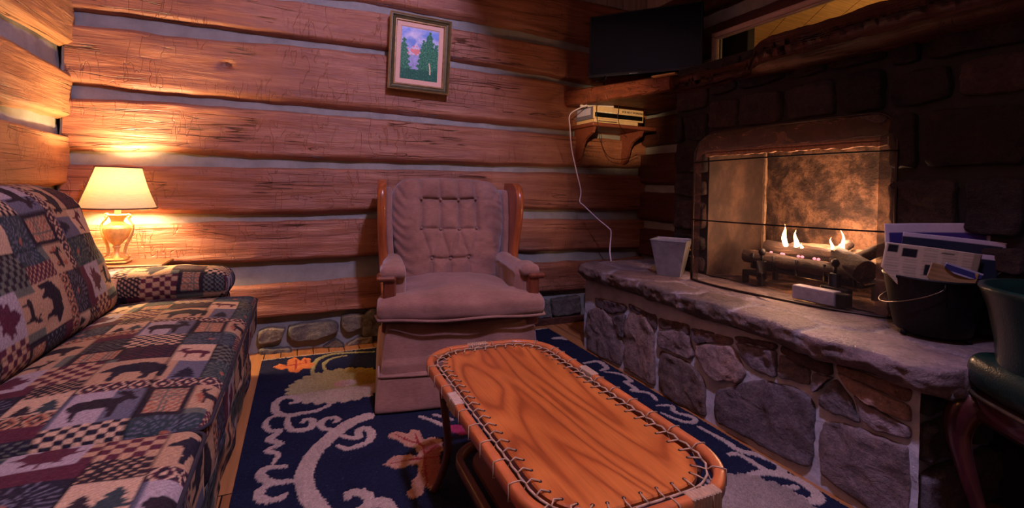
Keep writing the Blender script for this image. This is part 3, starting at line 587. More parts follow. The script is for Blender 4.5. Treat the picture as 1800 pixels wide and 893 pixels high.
# small embers
eb = NT('ember'); eb.b.inputs['Base Color'].default_value = (.1, .02, .02, 1); eb.b.inputs['Emission Color'].default_value = (1, .2, .25, 1); eb.b.inputs['Emission Strength'].default_value = 3
mb = MB()
for y in (.17, .11, .1, .02, .0, -.06, -.08): mb.lathe([(0, 0), (.006, .002), (.008, .007), (.004, .012), (0, .013)], 8, G(-.035, y, .165), cap=False)
tag(mb.build('embers', eb.m, smooth=True), 'tiny pink glowing embers along the front fire log', 'embers', kind='stuff')
M['galv'] = simple('galvanised_steel', (150, 150, 160), .4, metal=.75, var=.2, scale=25)
vb = thing('gas_valve_box', 'small pale metal box in front of the fire grate', 'metal box', G(-.19, -.17, 0)); vb.rotation_euler.z = .1
mb = MB(); mb.box((-.03, -.09, 0), (.035, .09, .062), b=.004); mb.build('box_body', simple('pale_valve_paint', (168, 160, 172), .6), vb); mb = MB(); mb.box((-.02, -.135, 0), (.03, -.09, .058), b=.004); mb.build('end_cap', M['iron'], vb)
# galvanised pail box on the hearth
pb = thing('metal_ash_pail', 'square tapered grey metal pail at the left end of the hearth', 'pail', (1.985, 2.115, .563), 0.62)
mb = MB(); b_, t_, h_ = .062, .098, .205; V = []
for s_, z in ((b_, 0), (t_, h_), (t_ + .004, h_ + .004), (t_ - .004, h_), (b_ - .004, .006)): V += [(-s_, -s_, z), (s_, -s_, z), (s_, s_, z), (-s_, s_, z)]
mb.add(V, [(3, 2, 1, 0)] + [(i * 4 + k, i * 4 + (k + 1) % 4, i * 4 + 4 + (k + 1) % 4, i * 4 + 4 + k) for i in range(4) for k in range(4)] + [(16, 17, 18, 19)]); mb.build('pail_body', M['galv'], pb)
mb = MB(); rimp = [(-t_, -t_, h_), (t_, -t_, h_), (t_, t_, h_), (-t_, t_, h_)]; mb.tube(rimp, .004, 6, closed=True); mb.build('rolled_rim', M['galv'], pb)
hd = MB(); hd.tube([(t_ * .3, -b_ - .02, .17), (.03, -b_ - .05, .14), (.02, -b_ - .06, .08), (.02, -b_ - .045, .03)], .004, 6); hd.build('handle', simple('brass_handle', (150, 116, 60), .3, metal=.8), pb, smooth=True)
# iron kettle with papers
kt = thing('iron_kettle', 'black iron kettle full of newspapers at the right end of the hearth', 'kettle', (2.055, .90, .565), .3)
mb = MB(); mb.lathe([(0, .012), (.094, .012), (.106, .022), (.118, .08), (.130, .15), (.138, .20), (.143, .206), (.143, .212), (.134, .212), (.128, .2), (.112, .08), (.098, .035), (0, .03)], 48, cap=False); mb.build('kettle_body', M['iron'], kt, smooth=True)
for k in range(3):
    a = k * 2.094 + .3; mb = MB(); mb.tube([(.09 * math.cos(a), .09 * math.sin(a), .022), (.1 * math.cos(a), .1 * math.sin(a), .0)], [.014, .01], 8); mb.build('foot', M['iron'], kt, smooth=True)
dirv = Vector((-.83, -.3, 0)).normalized()
for sgn in (1, -1):
    mb = MB(); a = math.radians(199 if sgn > 0 else 19); c = Vector((.146 * math.cos(a), .146 * math.sin(a), .19)); mb.tube([c + Vector((.012 * math.cos(q), .0, .012 * math.sin(q))) for q in np.linspace(0, 2 * PI, 12, False)], .003, 6, closed=True); mb.build('ear', M['iron'], kt, smooth=True)
mb = MB(); P = []
for q in np.linspace(0, PI, 30):
    a = math.radians(199) - q; P.append((.150 * math.cos(a), .150 * math.sin(a), .19 - .085 * math.sin(q) ** .8))
mb.tube(P, .0018, 6); mb.build('bail_handle', simple('bail_wire', (120, 104, 84), .35, metal=.8), kt, smooth=True)
# papers
M['print'] = vcol('printed_paper', .7, var=.06)
def sheet(w, h, cf, bend=.02, th=.004, nu=60, nv=44, nar=.42):
    V = []; C_ = []
    for s_ in (0, 1):
        for i in range(nu + 1):
            for j in range(nv + 1):
                u, v = i / nu, j / nv; y = bend * math.sin(PI * u) * v + s_ * th; V.append(((u - .5) * w * (nar + (1 - nar) * min(1, v / .45)), y, v * h)); C_.append(cf(u, v) if s_ == 0 else (.4, .37, .36))
    k = (nu + 1) * (nv + 1); f = grid_faces(nu + 1, nv + 1); mb = MB(); mb.add(V, f + [tuple(q + k for q in reversed(t)) for t in f], C_)
    bd = [i * (nv + 1) for i in range(nu + 1)] + [nu * (nv + 1) + j for j in range(1, nv + 1)] + [i * (nv + 1) + nv for i in range(nu - 1, -1, -1)] + [j for j in range(nv - 1, 0, -1)]
    mb.F += [(bd[i], bd[i - 1], bd[i - 1] + k, bd[i] + k) for i in range(len(bd))]
    return mb
cream = lin((214, 186, 160))[:3]; dk = lin((40, 36, 38))[:3]; pw = lin((190, 176, 196))[:3]; tan_ = lin((190, 142, 96))[:3]
def f_news(u, v):
    for (a, b, c, d) in ((.03, .15, .80, .97), (.19, .36, .74, .93), (.46, .60, .40, .62)):
        if a < u < b and c < v < d: return tuple(np.array(dk) * (.6 + 1.2 * abs(noise.noise(Vector((u * 30, v * 20, 1))))))
    if .60 < u < .74 and .93 > v > .90: return dk
    if u > .93: return tuple(np.array(cream) * .55)
    if int(v * 34) % 2 and .1 < (u * 5) % 1 < .9 and (v < .7 or u > .4): return tuple(np.array(cream) * .72)
    return cream
def f_mag(u, v):
    if u < .05 or u > .92 or v > .86: return pw
    q = noise.noise(Vector((u * 4, v * 3, 0))); return tuple(np.array(lin((44, 40, 120))[:3]) * (.8 + .5 * q) + np.array(lin((60, 20, 60))[:3]) * u * .7)
def f_mag2(u, v): return pw if (v > .93 or .6 < v < .72 or u > .97) else lin((34, 38, 60))[:3] if v > .3 else lin((120, 130, 170))[:3]
def f_mag3(u, v): return pw if v > .9 or (.35 < v < .42) else lin((26, 34, 56))[:3] if u > .3 else lin((70, 84, 116))[:3]
def f_tan(u, v): return tuple(np.array(tan_) * (.8 + .2 * (int(v * 12) % 2)))
def f_blue(u, v): return lin((60, 58, 120))[:3] if .2 < v < .8 else pw
kb = Vector((2.055, .90, .565))
def paper(name, label, cat, cf, w, h, off, z, rz, tilt, lean, bend=.01, grp='newspapers and magazines in the kettle'):
    o = sheet(w, h, cf, bend).build(name, M['print'], None, True, True); rt = Vector((.912, -.41, 0)); fw = Vector((.41, .912, 0))
    o.location = kb + rt * off[0] + fw * off[1] + Vector((0, 0, z)); o.rotation_euler = (lean, tilt, -YAW + rz); return tag(o, label, cat, grp)
paper('newspaper', 'folded cream newspaper with small dark photographs at the front of the kettle', 'newspaper', f_news, .295, .165, (-.052, -.022), .15, -.16, .10, .12)
paper('magazine', 'magazine with a blue purple cover and pale border, tallest in the kettle', 'magazine', f_mag, .31, .225, (.055, .030), .17, -.46, -.06, .03, .02)
paper('magazine', 'pale edged magazine lying against the blue purple one in the kettle', 'magazine', f_mag2, .28, .185, (.055, .008), .165, -.46, .07, .05, .015)
paper('magazine', 'dark blue magazine lowest at the right side of the kettle', 'magazine', f_mag3, .21, .155, (.06, -.02), .145, -.4, .05, .05)
paper('envelope', 'tan paper envelope tucked low at the front rim of the kettle', 'envelope', f_tan, .15, .09, (-.02, -.075), .165, -.1, .22, .1)
paper('pamphlet', 'thin blue and white pamphlet slanting over the kettle rim', 'pamphlet', f_blue, .12, .03, (.02, -.085), .225, -.1, .3, .1, .004)
# green leather chair beside the hearth end
M['leather'] = simple('dark_green_leather', (12, 38, 30), .32, var=.25, scale=60, bump=.25, bscale=180, coat=.2); M['brass'] = simple('brass_nail_trim', (150, 130, 100), .3, metal=.9); M['mahog'] = simple('dark_mahogany', (64, 26, 26), .3, var=.35, scale=8, stretch=(5, 5, 1), coat=.5)
gc = thing('leather_chair', 'dark green leather chair with brass trim and carved legs beside the hearth', 'chair', (1.845, .46, -.0), -.6)
V, Fq, _ = rbox(.205, .205, .055, .05, .012, lambda P: np.stack([P[:, 0] * (1 - .10 * (P[:, 1] / .2) ** 2), P[:, 1] * (1 - .10 * (P[:, 0] / .2) ** 2), P[:, 2] + .018 * np.clip(1 - (P[:, 0] ** 2 + P[:, 1] ** 2) / .04, 0, 1) * (P[:, 2] > 0) + .555], 1))
obj('seat', mesh(V, Fq), M['leather'], gc)
mb = MB(); sq = [(math.copysign(abs(math.cos(a)) ** .55, math.cos(a)) * .2, math.copysign(abs(math.sin(a)) ** .55, math.sin(a)) * .2) for a in np.linspace(0, 2 * PI, 60, False)]; mb.tube([(x, y, .498) for x, y in sq], .006, 6, closed=True); mb.build('nail_trim', M['brass'], gc, smooth=True)
mb = MB(); V = []; nn2 = 40
for i in range(nn2 + 1):
    a = math.radians(-40 + 260 * i / nn2 - 0) ; 
    for (dr, z) in ((.0, .62), (.006, .70), (.02, .78), (.034, .825), (.040, .838), (.036, .848), (.024, .846), (.010, .82), (-.008, .76), (-.02, .69), (-.028, .62)):
        r = .185 + dr; V.append((r * math.cos(a), r * math.sin(a), z - .03))
mb.add(V, grid_faces(nn2 + 1, 11)); mb.F += [tuple(range(11)), tuple(nn2 * 11 + k for k in range(11))[::-1]]; mb.build('backrest', M['leather'], gc, smooth=True)
mb = MB(); mb.box((-.175, -.175, .41), (.175, .175, .50), b=.02); mb.build('seat_apron', M['mahog'], gc)
for sx in (-1, 1):
    for sy in (-1, 1):
        mb = MB(); P = [(.15, .15, .47), (.172, .172, .44), (.186, .186, .36), (.172, .172, .26), (.15, .15, .15), (.148, .148, .07), (.17, .17, .02), (.18, .18, .0)]
        mb.tube([(sx * x, sy * y, z) for x, y, z in spline(P, 24)], [.036, .04, .042, .043, .042, .04, .036, .032, .029, .026, .024, .022, .02, .019, .018, .018, .018, .018, .019, .021, .024, .026, .026, .022], 12); mb.build('leg', M['mahog'], gc, smooth=True)
# ---------------------------------------------------------------- television, recorder shelf, cords
M['tv'] = simple('glossy_black_plastic', (10, 10, 12), .35, var=.1, spec=.3); M['screen'] = simple('dark_screen', (5, 4, 8), .25, var=.1, scale=2, spec=.15); M['silver'] = simple('silver_plastic', (120, 122, 132), .4, metal=.3)
tl, trr = Vector((1.91, 2.93, 0)), Vector((2.40, 2.32, 0)); dr = (trr - tl).normalized(); ang = math.atan2(dr.y, dr.x)
tv = thing('television', 'flat black television standing at the left end of the mantel', 'television', tuple((tl + trr) / 2), ang); tv.location.z = 0; Wt = (trr - tl).length / 2
mb = MB(); mb.box((-Wt, -.0, 1.868), (Wt, .03, 2.325), b=.006); mb.box((-Wt * .6, .03, 1.95), (Wt * .6, .07, 2.2), b=.02); mb.build('casing', M['tv'], tv)
mb = MB(); mb.box((-Wt + .012, -.0025, 1.893), (Wt - .012, .001, 2.313)); mb.build('screen', M['screen'], tv)
mb = MB(); mb.box((-Wt + .004, -.005, 1.868), (Wt - .004, .0, 1.886), b=.002); mb.build('lower_bezel', M['tv'], tv)
mb = MB()
for k, q in enumerate((-.026, -.014, -.002, .010, .022)): mb.box((q - .06, -.0065, 1.874), (q - .06 + .008, -.004, 1.880))
mb.build('maker_logo', M['silver'], tv)
for sx in (-1, 1):
    mb = MB(); mb.tube([(sx * (Wt - .13), -.01, 1.87), (sx * (Wt - .10), -.05, 1.829), (sx * (Wt - .085), -.09, 1.822)], .006, 6); mb.tube([(sx * (Wt - .13), .02, 1.87), (sx * (Wt - .10), .07, 1.829)], .006, 6); mb.build('foot', M['silver'] if sx > 0 else M['tv'], tv, smooth=True)
sh = thing('wood_shim', 'thin pale strip of wood under the right end of the television', 'wood strip', (2.09, 2.33, 1.785), -1.2); mb = MB(); mb.box((-.08, -.02, 0), (.08, .02, .009), b=.002); mb.build('strip', M['pine'], sh)
bs = thing('bracket_shelf', 'small wooden bracket shelf on the log wall under the mantel end', 'shelf', (0, 0, 0)); M['shelfw'] = simple('red_brown_shelf', (126, 66, 46), .45, var=.25, scale=7, stretch=(1, 8, 8))
mb = MB(); mb.box((1.93, 2.88, 1.518), (2.52, 3.19, 1.545), b=.005); mb.build('shelf_board', M['shelfw'], bs)
for xb in (1.975, 2.42):
    mb = MB(); P = [(3.19, 1.518), (2.92, 1.518), (2.94, 1.475), (2.99, 1.455), (3.04, 1.43), (3.07, 1.39), (3.085, 1.34), (3.11, 1.285), (3.15, 1.26), (3.19, 1.26)]
    V = [(x, y, z) for x in (xb - .012, xb + .012) for y, z in P]; k = len(P); mb.add(V, [tuple(range(k)), tuple(range(2 * k - 1, k - 1, -1))] + [(i, k + i, k + (i + 1) % k, (i + 1) % k) for i in range(k)]); mb.build('bracket', M['shelfw'], bs)
M['vcr'] = simple('champagne_casing', (222, 186, 134), .4, metal=.0, var=.1); M['vcr_grey'] = simple('grey_casing', (112, 108, 124), .5, var=.1)
vc = thing('video_recorder', 'silver video recorder on the bracket shelf with a lettered front', 'video recorder', (1.955, 2.915, 1.577))
mb = MB(); mb.box((0, .004, 0), (.46, .26, .092), b=.003); mb.build('casing', M['vcr_grey'], vc); mb = MB(); mb.box((-.001, -.004, .0), (.461, .008, .092), b=.003); mb.build('front_panel', M['vcr'], vc)
mb = MB(); mb.box((.01, -.0065, .012), (.45, -.003, .046)); mb.build('display_window', simple('display_black', (18, 16, 14), .2), vc); mb = MB(); mb.box((.01, -.0075, .047), (.19, -.003, .056), b=.001); mb.build('tape_door', simple('bright_trim', (244, 224, 190), .3, metal=.0), vc)
mb = MB(); mb.box((-.003, .04, .03), (0, .22, .082)); mb.build('rating_label', simple('label_paper', (190, 184, 204), .7, scale=80, var=.2), vc)
M['ink'] = simple('black_ink', (24, 20, 18), .7, var=.1)
tx = bpy.data.curves.new('lettering', 'FONT'); tx.body = 'VCR NOT WORKING'; tx.size = .020; tx.extrude = .0006; tx.offset = .0004; to = bpy.data.objects.new('lettering', tx); COL.objects.link(to); to.parent = vc; to.location = (.255, -.0046, .062); to.rotation_euler = (PI / 2, 0, 0); tx.materials.append(M['ink']); to.scale = (1.05, 1, 1); bpy.context.view_layer.update(); tme = bpy.data.meshes.new_from_object(to.evaluated_get(bpy.context.evaluated_depsgraph_get())); tme.materials.clear(); t2 = obj('lettering', tme, M['ink'], vc, False); t2.location = to.location; t2.rotation_euler = to.rotation_euler; t2.scale = to.scale; bpy.data.objects.remove(to); t2.name = 'lettering'
dv = thing('disc_player', 'thin silver disc player lying under the video recorder', 'disc player', (1.96, 2.905, 1.546)); mb = MB(); mb.box((.0, .0, .0), (.40, .25, .030), b=.003); mb.build('casing', M['vcr'], dv); mb = MB(); mb.box((.03, -.002, .01), (.2, .001, .016)); mb.build('disc_tray', M['ink'], dv)
ps = thing('power_strip', 'white power strip lying across the top of the video recorder', 'power strip', (2.03, 2.985, 1.6695), -.35); mb = MB(); mb.box((-.13, -.016, 0), (.13, .016, .022), b=.006); mb.build('strip_body', simple('ivory_plastic', (214, 196, 184), .45, var=.05), ps)
for q in (-.08, -.03, .02, .07): mb = MB(); mb.box((q, -.008, .021), (q + .02, .008, .0228), b=.0005); mb.build('socket', M['ink'], ps)
M['cord'] = simple('white_cord_rubber', (222, 206, 226), .45, var=.05)
CP_ = [(1.905, 2.93, 1.672), at(1003, 200, 1, 2.95), at(1002, 225, 1, 2.98), at(1005, 262, 1, 3.02), at(1013, 300, 1, 3.05), at(1021, 335, 1, 3.05), at(1019, 354, 1, 3.04), at(1027, 362, 1, 3.02), at(1050, 384, 1, 2.95), at(1069, 400, 1, 2.88), at(1074, 408, 1, 2.84), at(1072, 440, 1, 2.7), at(1074, 471, 1, 2.6)]
CP_[-1] = (CP_[-1][0], CP_[-1][1], .568)
mb = MB(); mb.tube(spline([tuple(p) for p in CP_], 120), .0042, 8); tag(mb.build('extension_cord', M['cord'], smooth=True), 'white power cord hanging from the power strip down to the hearth', 'cord')
M['wire'] = simple('black_wire', (16, 14, 16), .5, var=.1)
def wire(pts, lab, r=.0022):
    mb = MB(); mb.tube(spline([tuple(p) for p in pts], 70), r, 6); tag(mb.build('cable', M['wire'], smooth=True), lab, 'cable', 'thin black cables at the recorder')
wire([(2.05, 2.86, 1.83), at(1055, 160, 1, 2.84), at(1049, 180, 1, 2.86), at(1049, 205, 1, 2.86), at(1052, 225, 1, 2.86), at(1056, 250, 1, 2.9), at(1070, 275, 1, 2.95), at(1095, 280, 1, 3.0), at(1120, 272, 1, 3.05)], 'black cable looping down across the left of the recorder')
wire([(2.09, 2.82, 1.83), at(1076, 165, 1, 2.84), at(1087, 185, 1, 2.87), at(1086, 205, 1, 2.87), at(1090, 222, 1, 2.87), at(1100, 235, 1, 2.95)], 'black cable hanging down across the middle of the recorder')
# ---------------------------------------------------------------- painting
pf = thing('framed_painting', 'small landscape painting of pines and a pink peak in a gilt frame', 'painting', tuple(at(738, 96, 1, 3.11)), 0); pf.rotation_euler = (.03, .012, 0)
def rings(mb, w, h, prf):       # prf: list of (inset, depth toward the room)
    V = []
    for ins, d in prf:
        a, b = w / 2 - ins, h / 2 - ins; V += [(-a, -d, -b), (a, -d, -b), (a, -d, b), (-a, -d, b)]
    mb.add(V, [(i * 4 + k, i * 4 + (k + 1) % 4, i * 4 + 4 + (k + 1) % 4, i * 4 + 4 + k) for i in range(len(prf) - 1) for k in range(4)])
M['gilt'] = simple('antique_green_gilt', (92, 80, 48), .4, metal=.35, var=.3, scale=18); M['gilt2'] = simple('worn_gold_lip', (150, 112, 66), .4, metal=.4, var=.3, scale=30)
mb = MB(); rings(mb, .405, .495, [(0, -.02), (0, .012), (.004, .020), (.014, .022), (.020, .010), (.036, .004)]); mb.build('frame', M['gilt'], pf)
mb = MB(); rings(mb, .339, .429, [(0, -.005), (.0, .006), (.004, .011), (.008, .011), (.012, .005), (.014, .0)]); rings(mb, .409, .499, [(0, .008), (.0, .0215), (.006, .0245), (.008, .020)]); mb.build('gold_lip', M['gilt2'], pf)
mb = MB(); rings(mb, .315, .405, [(0, .0), (.026, .0), (.034, -.006)]); mb.build('linen_liner', simple('pinkish_linen', (224, 178, 152), .85, var=.08, scale=120), pf)
pw_, ph_ = .25, .34; nxp, nzp = 110, 150; V = []; Cp = []
sky, cloud, pk, gn, gl, wt = [np.array(lin(c)[:3]) for c in ((120, 150, 214), (226, 214, 232), (236, 140, 130), (26, 96, 70), (84, 160, 104), (170, 170, 210))]
def tree(u, v, cx, base, top, wd, sd):
    if not base < v < top: return 0
    f = (top - v) / (top - base); w = wd * f ** .6 * (.85 + .18 * math.sin(v * 60 + sd)) + .05 * noise.noise(Vector((u * 30, v * 30, sd))); return abs(u - cx) < w
for i in range(nxp + 1):
    for j in range(nzp + 1):
        u, v = i / nxp, j / nzp; c = sky * (.8 + .3 * v) ; q = noise.fractal(Vector((u * 3, v * 5, 2)), 1, 2, 4); c = c + (cloud - c) * min(1, max(0, q + .45))
        if v < .72 - abs(u - .4) * 1.0 + .04 * noise.noise(Vector((u * 12, 1, 1))) and v > .42: c = cloud * .9 if noise.noise(Vector((u * 14, v * 12, 3))) > -.05 else pk
        if v < .6 and abs(u - .35) < .2 and noise.noise(Vector((u * 16, v * 14, 8))) > .0 and v > .5: c = pk
        if v < .48: c = wt * (.9 + .25 * noise.noise(Vector((u * 20, v * 9, 5))))
        for (cx, b, t, w, s_) in ((.08, .1, .80, .22, 0), (.0, .0, .62, .2, 2), (.60, .06, .80, .22, 4), (.76, .05, .97, .30, 1), (.95, .0, .78, .2, 5)):
            if tree(u, v, cx, b, t, w, s_): c = gn + (gl - gn) * max(0, noise.noise(Vector((u * 40, v * 40, s_))) * 1.4 + .25)
        if v < .2 + .08 * noise.noise(Vector((u * 7, 2, 2))): c = gn * .8 + gl * .5 * max(0, noise.noise(Vector((u * 50, v * 30, 7))))
        if abs(u - .765 - .03 * math.sin(v * 9)) < .018 and .13 < v < .36: c = np.array(lin((230, 200, 160))[:3])
        V.append(((u - .5) * pw_, .004, (v - .5) * ph_)); Cp.append(tuple(np.clip(c, 0, 1)))
mb = MB(); mb.add(V, [t[::-1] for t in grid_faces(nxp + 1, nzp + 1)][::-1], Cp); mb.box((-.15, .006, -.2), (.15, .012, .2), (.2, .15, .1)); cv = mb.build('canvas', vcol('oil_paint', .55, .3, 90, var=.1), pf, True, True)
# ---------------------------------------------------------------- end table and lamp
LXY = (-.862, 3.03)
M['walnut'] = simple('walnut_table', (96, 58, 34), .4, var=.25, scale=6, stretch=(8, 1, 8))
et = thing('end_table', 'small wooden end table squeezed between the sofa arm and the log wall', 'table', (-.86, 3.035, 0))
mb = MB(); mb.box((-.22, -.115, .585), (.22, .115, .605), b=.005); mb.build('table_top', M['walnut'], et)
for sx in (-1, 1):
    for sy in (-1, 1):
        mb = MB(); mb.box((sx * .19 - .015, sy * .09 - .015, 0), (sx * .19 + .015, sy * .09 + .015, .587), b=.003); mb.build('leg', M['walnut'], et)
mb = MB(); mb.box((-.2, -.1, .14), (.2, .1, .155), b=.003); mb.build('lower_shelf', M['walnut'], et)
lp = thing('table_lamp', 'lit cream shaded table lamp with an urn shaped base in the corner', 'lamp', (LXY[0], LXY[1], .606))
M['urn'] = simple('antique_cream_gilt', (206, 172, 120), .35, metal=.35, var=.25, scale=40, bump=.2)
mb = MB(); mb.box((-.055, -.055, 0), (.055, .055, .012), b=.004); mb.box((-.045, -.045, .012), (.045, .045, .026), b=.005); mb.lathe([(.03, .026), (.022, .036), (.012, .05), (.011, .07), (.018, .082), (.012, .09)], 24); mb.build('base', M['urn'], lp)
autosmooth(lp.children[-1])
mb = MB(); mb.lathe([(.012, .088), (.022, .10), (.042, .125), (.055, .155), (.058, .175), (.052, .192), (.034, .202), (.028, .208), (.026, .216), (.034, .236), (.044, .243), (.046, .248), (.03, .248)], 64, rf=lambda a, z: 1 + (.035 * math.cos(a * 20) if .1 < z < .19 else 0)); mb.build('urn_body', M['urn'], lp, smooth=True)
hdir = Vector((.92, -.39, 0))
for sx in (-1, 1):
    mb = MB(); P = [(.038, .235), (.052, .25), (.064, .246), (.062, .234), (.054, .236), (.06, .222), (.078, .2), (.08, .17), (.066, .13), (.048, .09), (.042, .055), (.05, .036), (.064, .032), (.07, .04)]
    rr = np.interp(np.linspace(0, 1, 60), [0, .2, .5, .6, 1], [.004, .005, .005, .0075, .0045]); mb.tube([tuple(hdir * (sx * a) + Vector((0, 0, z))) for a, z in spline(P, 60)], list(rr), 8)
    mb.build('handle', M['urn'], lp, smooth=True)
mb = MB(); mb.lathe([(.013, .246), (.013, .315), (.016, .318), (.016, .345), (.004, .35)], 20); mb.build('candle_sleeve', simple('cream_sleeve', (220, 190, 140), .5), lp, smooth=True)
n = NT('lit_lampshade'); n.b.inputs['Base Color'].default_value = lin((240, 216, 166)); n.set(rough=.9)
tcz = n.coord(); wv = n.noise(n.coord((1, 1, 14)), 30, 3); dif = n.n('ShaderNodeBsdfDiffuse'); n.l(n.ramp(wv, [(.3, lin((226, 200, 150))), (.7, lin((244, 222, 180)))]), dif.inputs[0])
tl_ = n.n('ShaderNodeBsdfTranslucent'); tl_.inputs[0].default_value = (.26, .20, .098, 1); mx = n.n('ShaderNodeMixShader', i_0=.085); n.l(dif.outputs[0], mx.inputs[1]); n.l(tl_.outputs[0], mx.inputs[2]); n.l(mx.outputs[0], n.out.inputs[0]); M['shade'] = n.m
Z0, Z1, RB, RT = .283, .492, .162, .094
mb = MB(); V = []; m = 72
for i in range(7):
    v = i / 6
    for k in range(m): a = 2 * PI * k / m; r = RB + (RT - RB) * v - .006 * math.sin(PI * v); V.append((r * math.cos(a), r * math.sin(a), Z0 + (Z1 - Z0) * v))
mb.add(V, [(i * m + k, i * m + (k + 1) % m, i * m + m + (k + 1) % m, i * m + m + k) for i in range(6) for k in range(m)]); lsd = mb.build('lamp_shade', M['shade'], lp, smooth=True)
tmz = simple('brown_braid', (120, 78, 50), .8)
for z, r in ((Z0, RB), (Z1, RT)):
    mb = MB(); mb.tube([(r * math.cos(a) * 1.004, r * math.sin(a) * 1.004, z) for a in np.linspace(0, 2 * PI, 72, False)], .0042, 6, closed=True); mb.build('shade_trim', tmz, lsd, smooth=True)
a = math.radians(210); mb = MB(); mb.tube([((RB + (RT - RB) * v) * math.cos(a) * 1.006, (RB + (RT - RB) * v) * math.sin(a) * 1.006, Z0 + (Z1 - Z0) * v) for v in np.linspace(0, 1, 8)], .003, 6); mb.build('shade_seam', tmz, lsd)
n = NT('bulb'); n.b.inputs['Emission Color'].default_value = (1, .62, .25, 1); n.b.inputs['Emission Strength'].default_value = 12
mb = MB(); mb.lathe([(.004, .35), (.018, .365), (.027, .39), (.024, .41), (.012, .422), (0, .424)], 18, cap=False); mb.build('bulb', n.m, lp, smooth=True)
# ---------------------------------------------------------------- lodge tapestry for the sofa
TN = 440; TS = .64; T = np.zeros((TN, TN, 3)); CC = {k: np.array(lin(v)[:3]) for k, v in dict(tan=(168, 130, 96), navy=(34, 29, 38), mar=(80, 34, 44), olive=(92, 92, 78), slate=(92, 88, 96), beige=(186, 150, 116), dk=(40, 30, 34), grn=(46, 56, 56), rust=(150, 88, 62), lt=(156, 138, 134)).items()}
T[:] = CC['olive']; GX, GY = np.meshgrid((np.arange(TN) + .5) / TN * 12, (np.arange(TN) + .5) / TN * 12, indexing='ij')
def R(x0, y0, x1, y1, c): m = (GX >= x0) & (GX < x1) & (GY >= y0) & (GY < y1); T[m] = CC[c] if isinstance(c, str) else c
def PL(pts, c, x0=0, y0=0, s=1.0, fl=False):
    P = [((1 - a if fl else a) * s + x0, b * s + y0) for a, b in pts]; ins = np.zeros(GX.shape, bool)
    for i in range(len(P)):
        (xa, ya), (xb, yb) = P[i], P[i - 1]
        if ya == yb: continue
        ins ^= ((ya > GY) != (yb > GY)) & (GX < (xb - xa) * (GY - ya) / (yb - ya) + xa)
    T[ins] = CC[c]
bear = [(.02, .5), (.06, .66), (.16, .70), (.3, .82), (.5, .84), (.68, .78), (.76, .8), (.82, .74), (.92, .64), (1., .58), (.98, .52), (.86, .52), (.8, .46), (.78, .3), (.8, .14), (.72, .12), (.68, .3), (.62, .42), (.42, .4), (.34, .3), (.36, .12), (.26, .12), (.22, .3), (.14, .38), (.12, .2), (.08, .16), (.02, .18), (.03, .36)]
moose = [(.08, .58), (.12, .68), (.3, .72), (.5, .74), (.66, .7), (.74, .78), (.62, .86), (.6, .98), (.66, .92), (.7, .99), (.74, .9), (.8, .98), (.82, .88), (.92, .94), (.84, .8), (.9, .72), (.98, .62), (.92, .56), (.82, .6), (.76, .5), (.72, .4), (.72, .08), (.66, .08), (.64, .36), (.52, .42), (.3, .42), (.26, .3), (.28, .08), (.21, .08), (.18, .34), (.1, .44)]
deer = [(.1, .5), (.14, .6), (.4, .62), (.62, .62), (.72, .76), (.66, .86), (.6, .98), (.68, .92), (.74, .84), (.78, .92), (.86, 1.), (.82, .84), (.9, .76), (.84, .72), (.76, .54), (.72, .4), (.74, .06), (.69, .06), (.65, .36), (.36, .4), (.28, .3), (.3, .06), (.24, .06), (.2, .34), (.12, .4)]
leaf = [(.5, .0), (.52, .2), (.8, .14), (.72, .3), (1., .46), (.84, .52), (.88, .68), (.7, .64), (.66, .8), (.5, 1.), (.36, .8), (.3, .64), (.12, .68), (.16, .52), (.0, .46), (.28, .3), (.2, .14), (.48, .2)]
pinet = [(.45, 0), (.45, .15), (.1, .15), (.3, .35), (.18, .35), (.36, .58), (.26, .58), (.5, 1), (.74, .58), (.64, .58), (.82, .35), (.7, .35), (.9, .15), (.55, .15), (.55, 0)]
def checks(x0, y0, x1, y1, n_, a, b): m = (GX >= x0) & (GX < x1) & (GY >= y0) & (GY < y1); k = (np.floor((GX - x0) * n_) + np.floor((GY - y0) * n_)) % 2 == 0; T[m & k] = CC[a]; T[m & ~k] = CC[b]
def chev(x0, y0, x1, y1, a, b, c): m = (GX >= x0) & (GX < x1) & (GY >= y0) & (GY < y1); f = np.abs(((GX - x0) * 1.0) % 1 - .5) * 2 + np.abs((GY - y0) / (y1 - y0) - .5) * 1.2; k = np.floor(f * 4) % 3; T[m & (k == 0)] = CC[a]; T[m & (k == 1)] = CC[b]; T[m & (k == 2)] = CC[c]
def boughs(x0, y0, x1, y1, cx, cy, a, b):
    m = (GX >= x0) & (GX < x1) & (GY >= y0) & (GY < y1); T[m] = CC[a]; an = np.arctan2(GY - cy, GX - cx); r = np.hypot(GX - cx, GY - cy); T[m & (np.sin(an * 26) > .62) & (r < 1.5)] = CC[b]; T[m & (r < .2)] = CC['rust']
def cones(x0, y0, x1, y1, a, b): m = (GX >= x0) & (GX < x1) & (GY >= y0) & (GY < y1); T[m] = CC[a]; k = (np.sin(GX * 14 + np.floor(GY * 4.5) * PI) > .1) & (np.sin(GY * 28) > -.3); T[m & k] = CC[b]
def frame(x0, y0, x1, y1): R(x0, y0, x1, y1, 'dk'); m = (GX >= x0 + .3) & (GX < x1 - .3) & (GY >= y0 + .3) & (GY < y1 - .3); q = np.sin(GX * 17) * np.sin(GY * 15); T[m & (q > 0)] = CC['tan']; T[m & (q <= 0)] = CC['rust']; T[m & (np.abs(q) < .2)] = CC['olive']
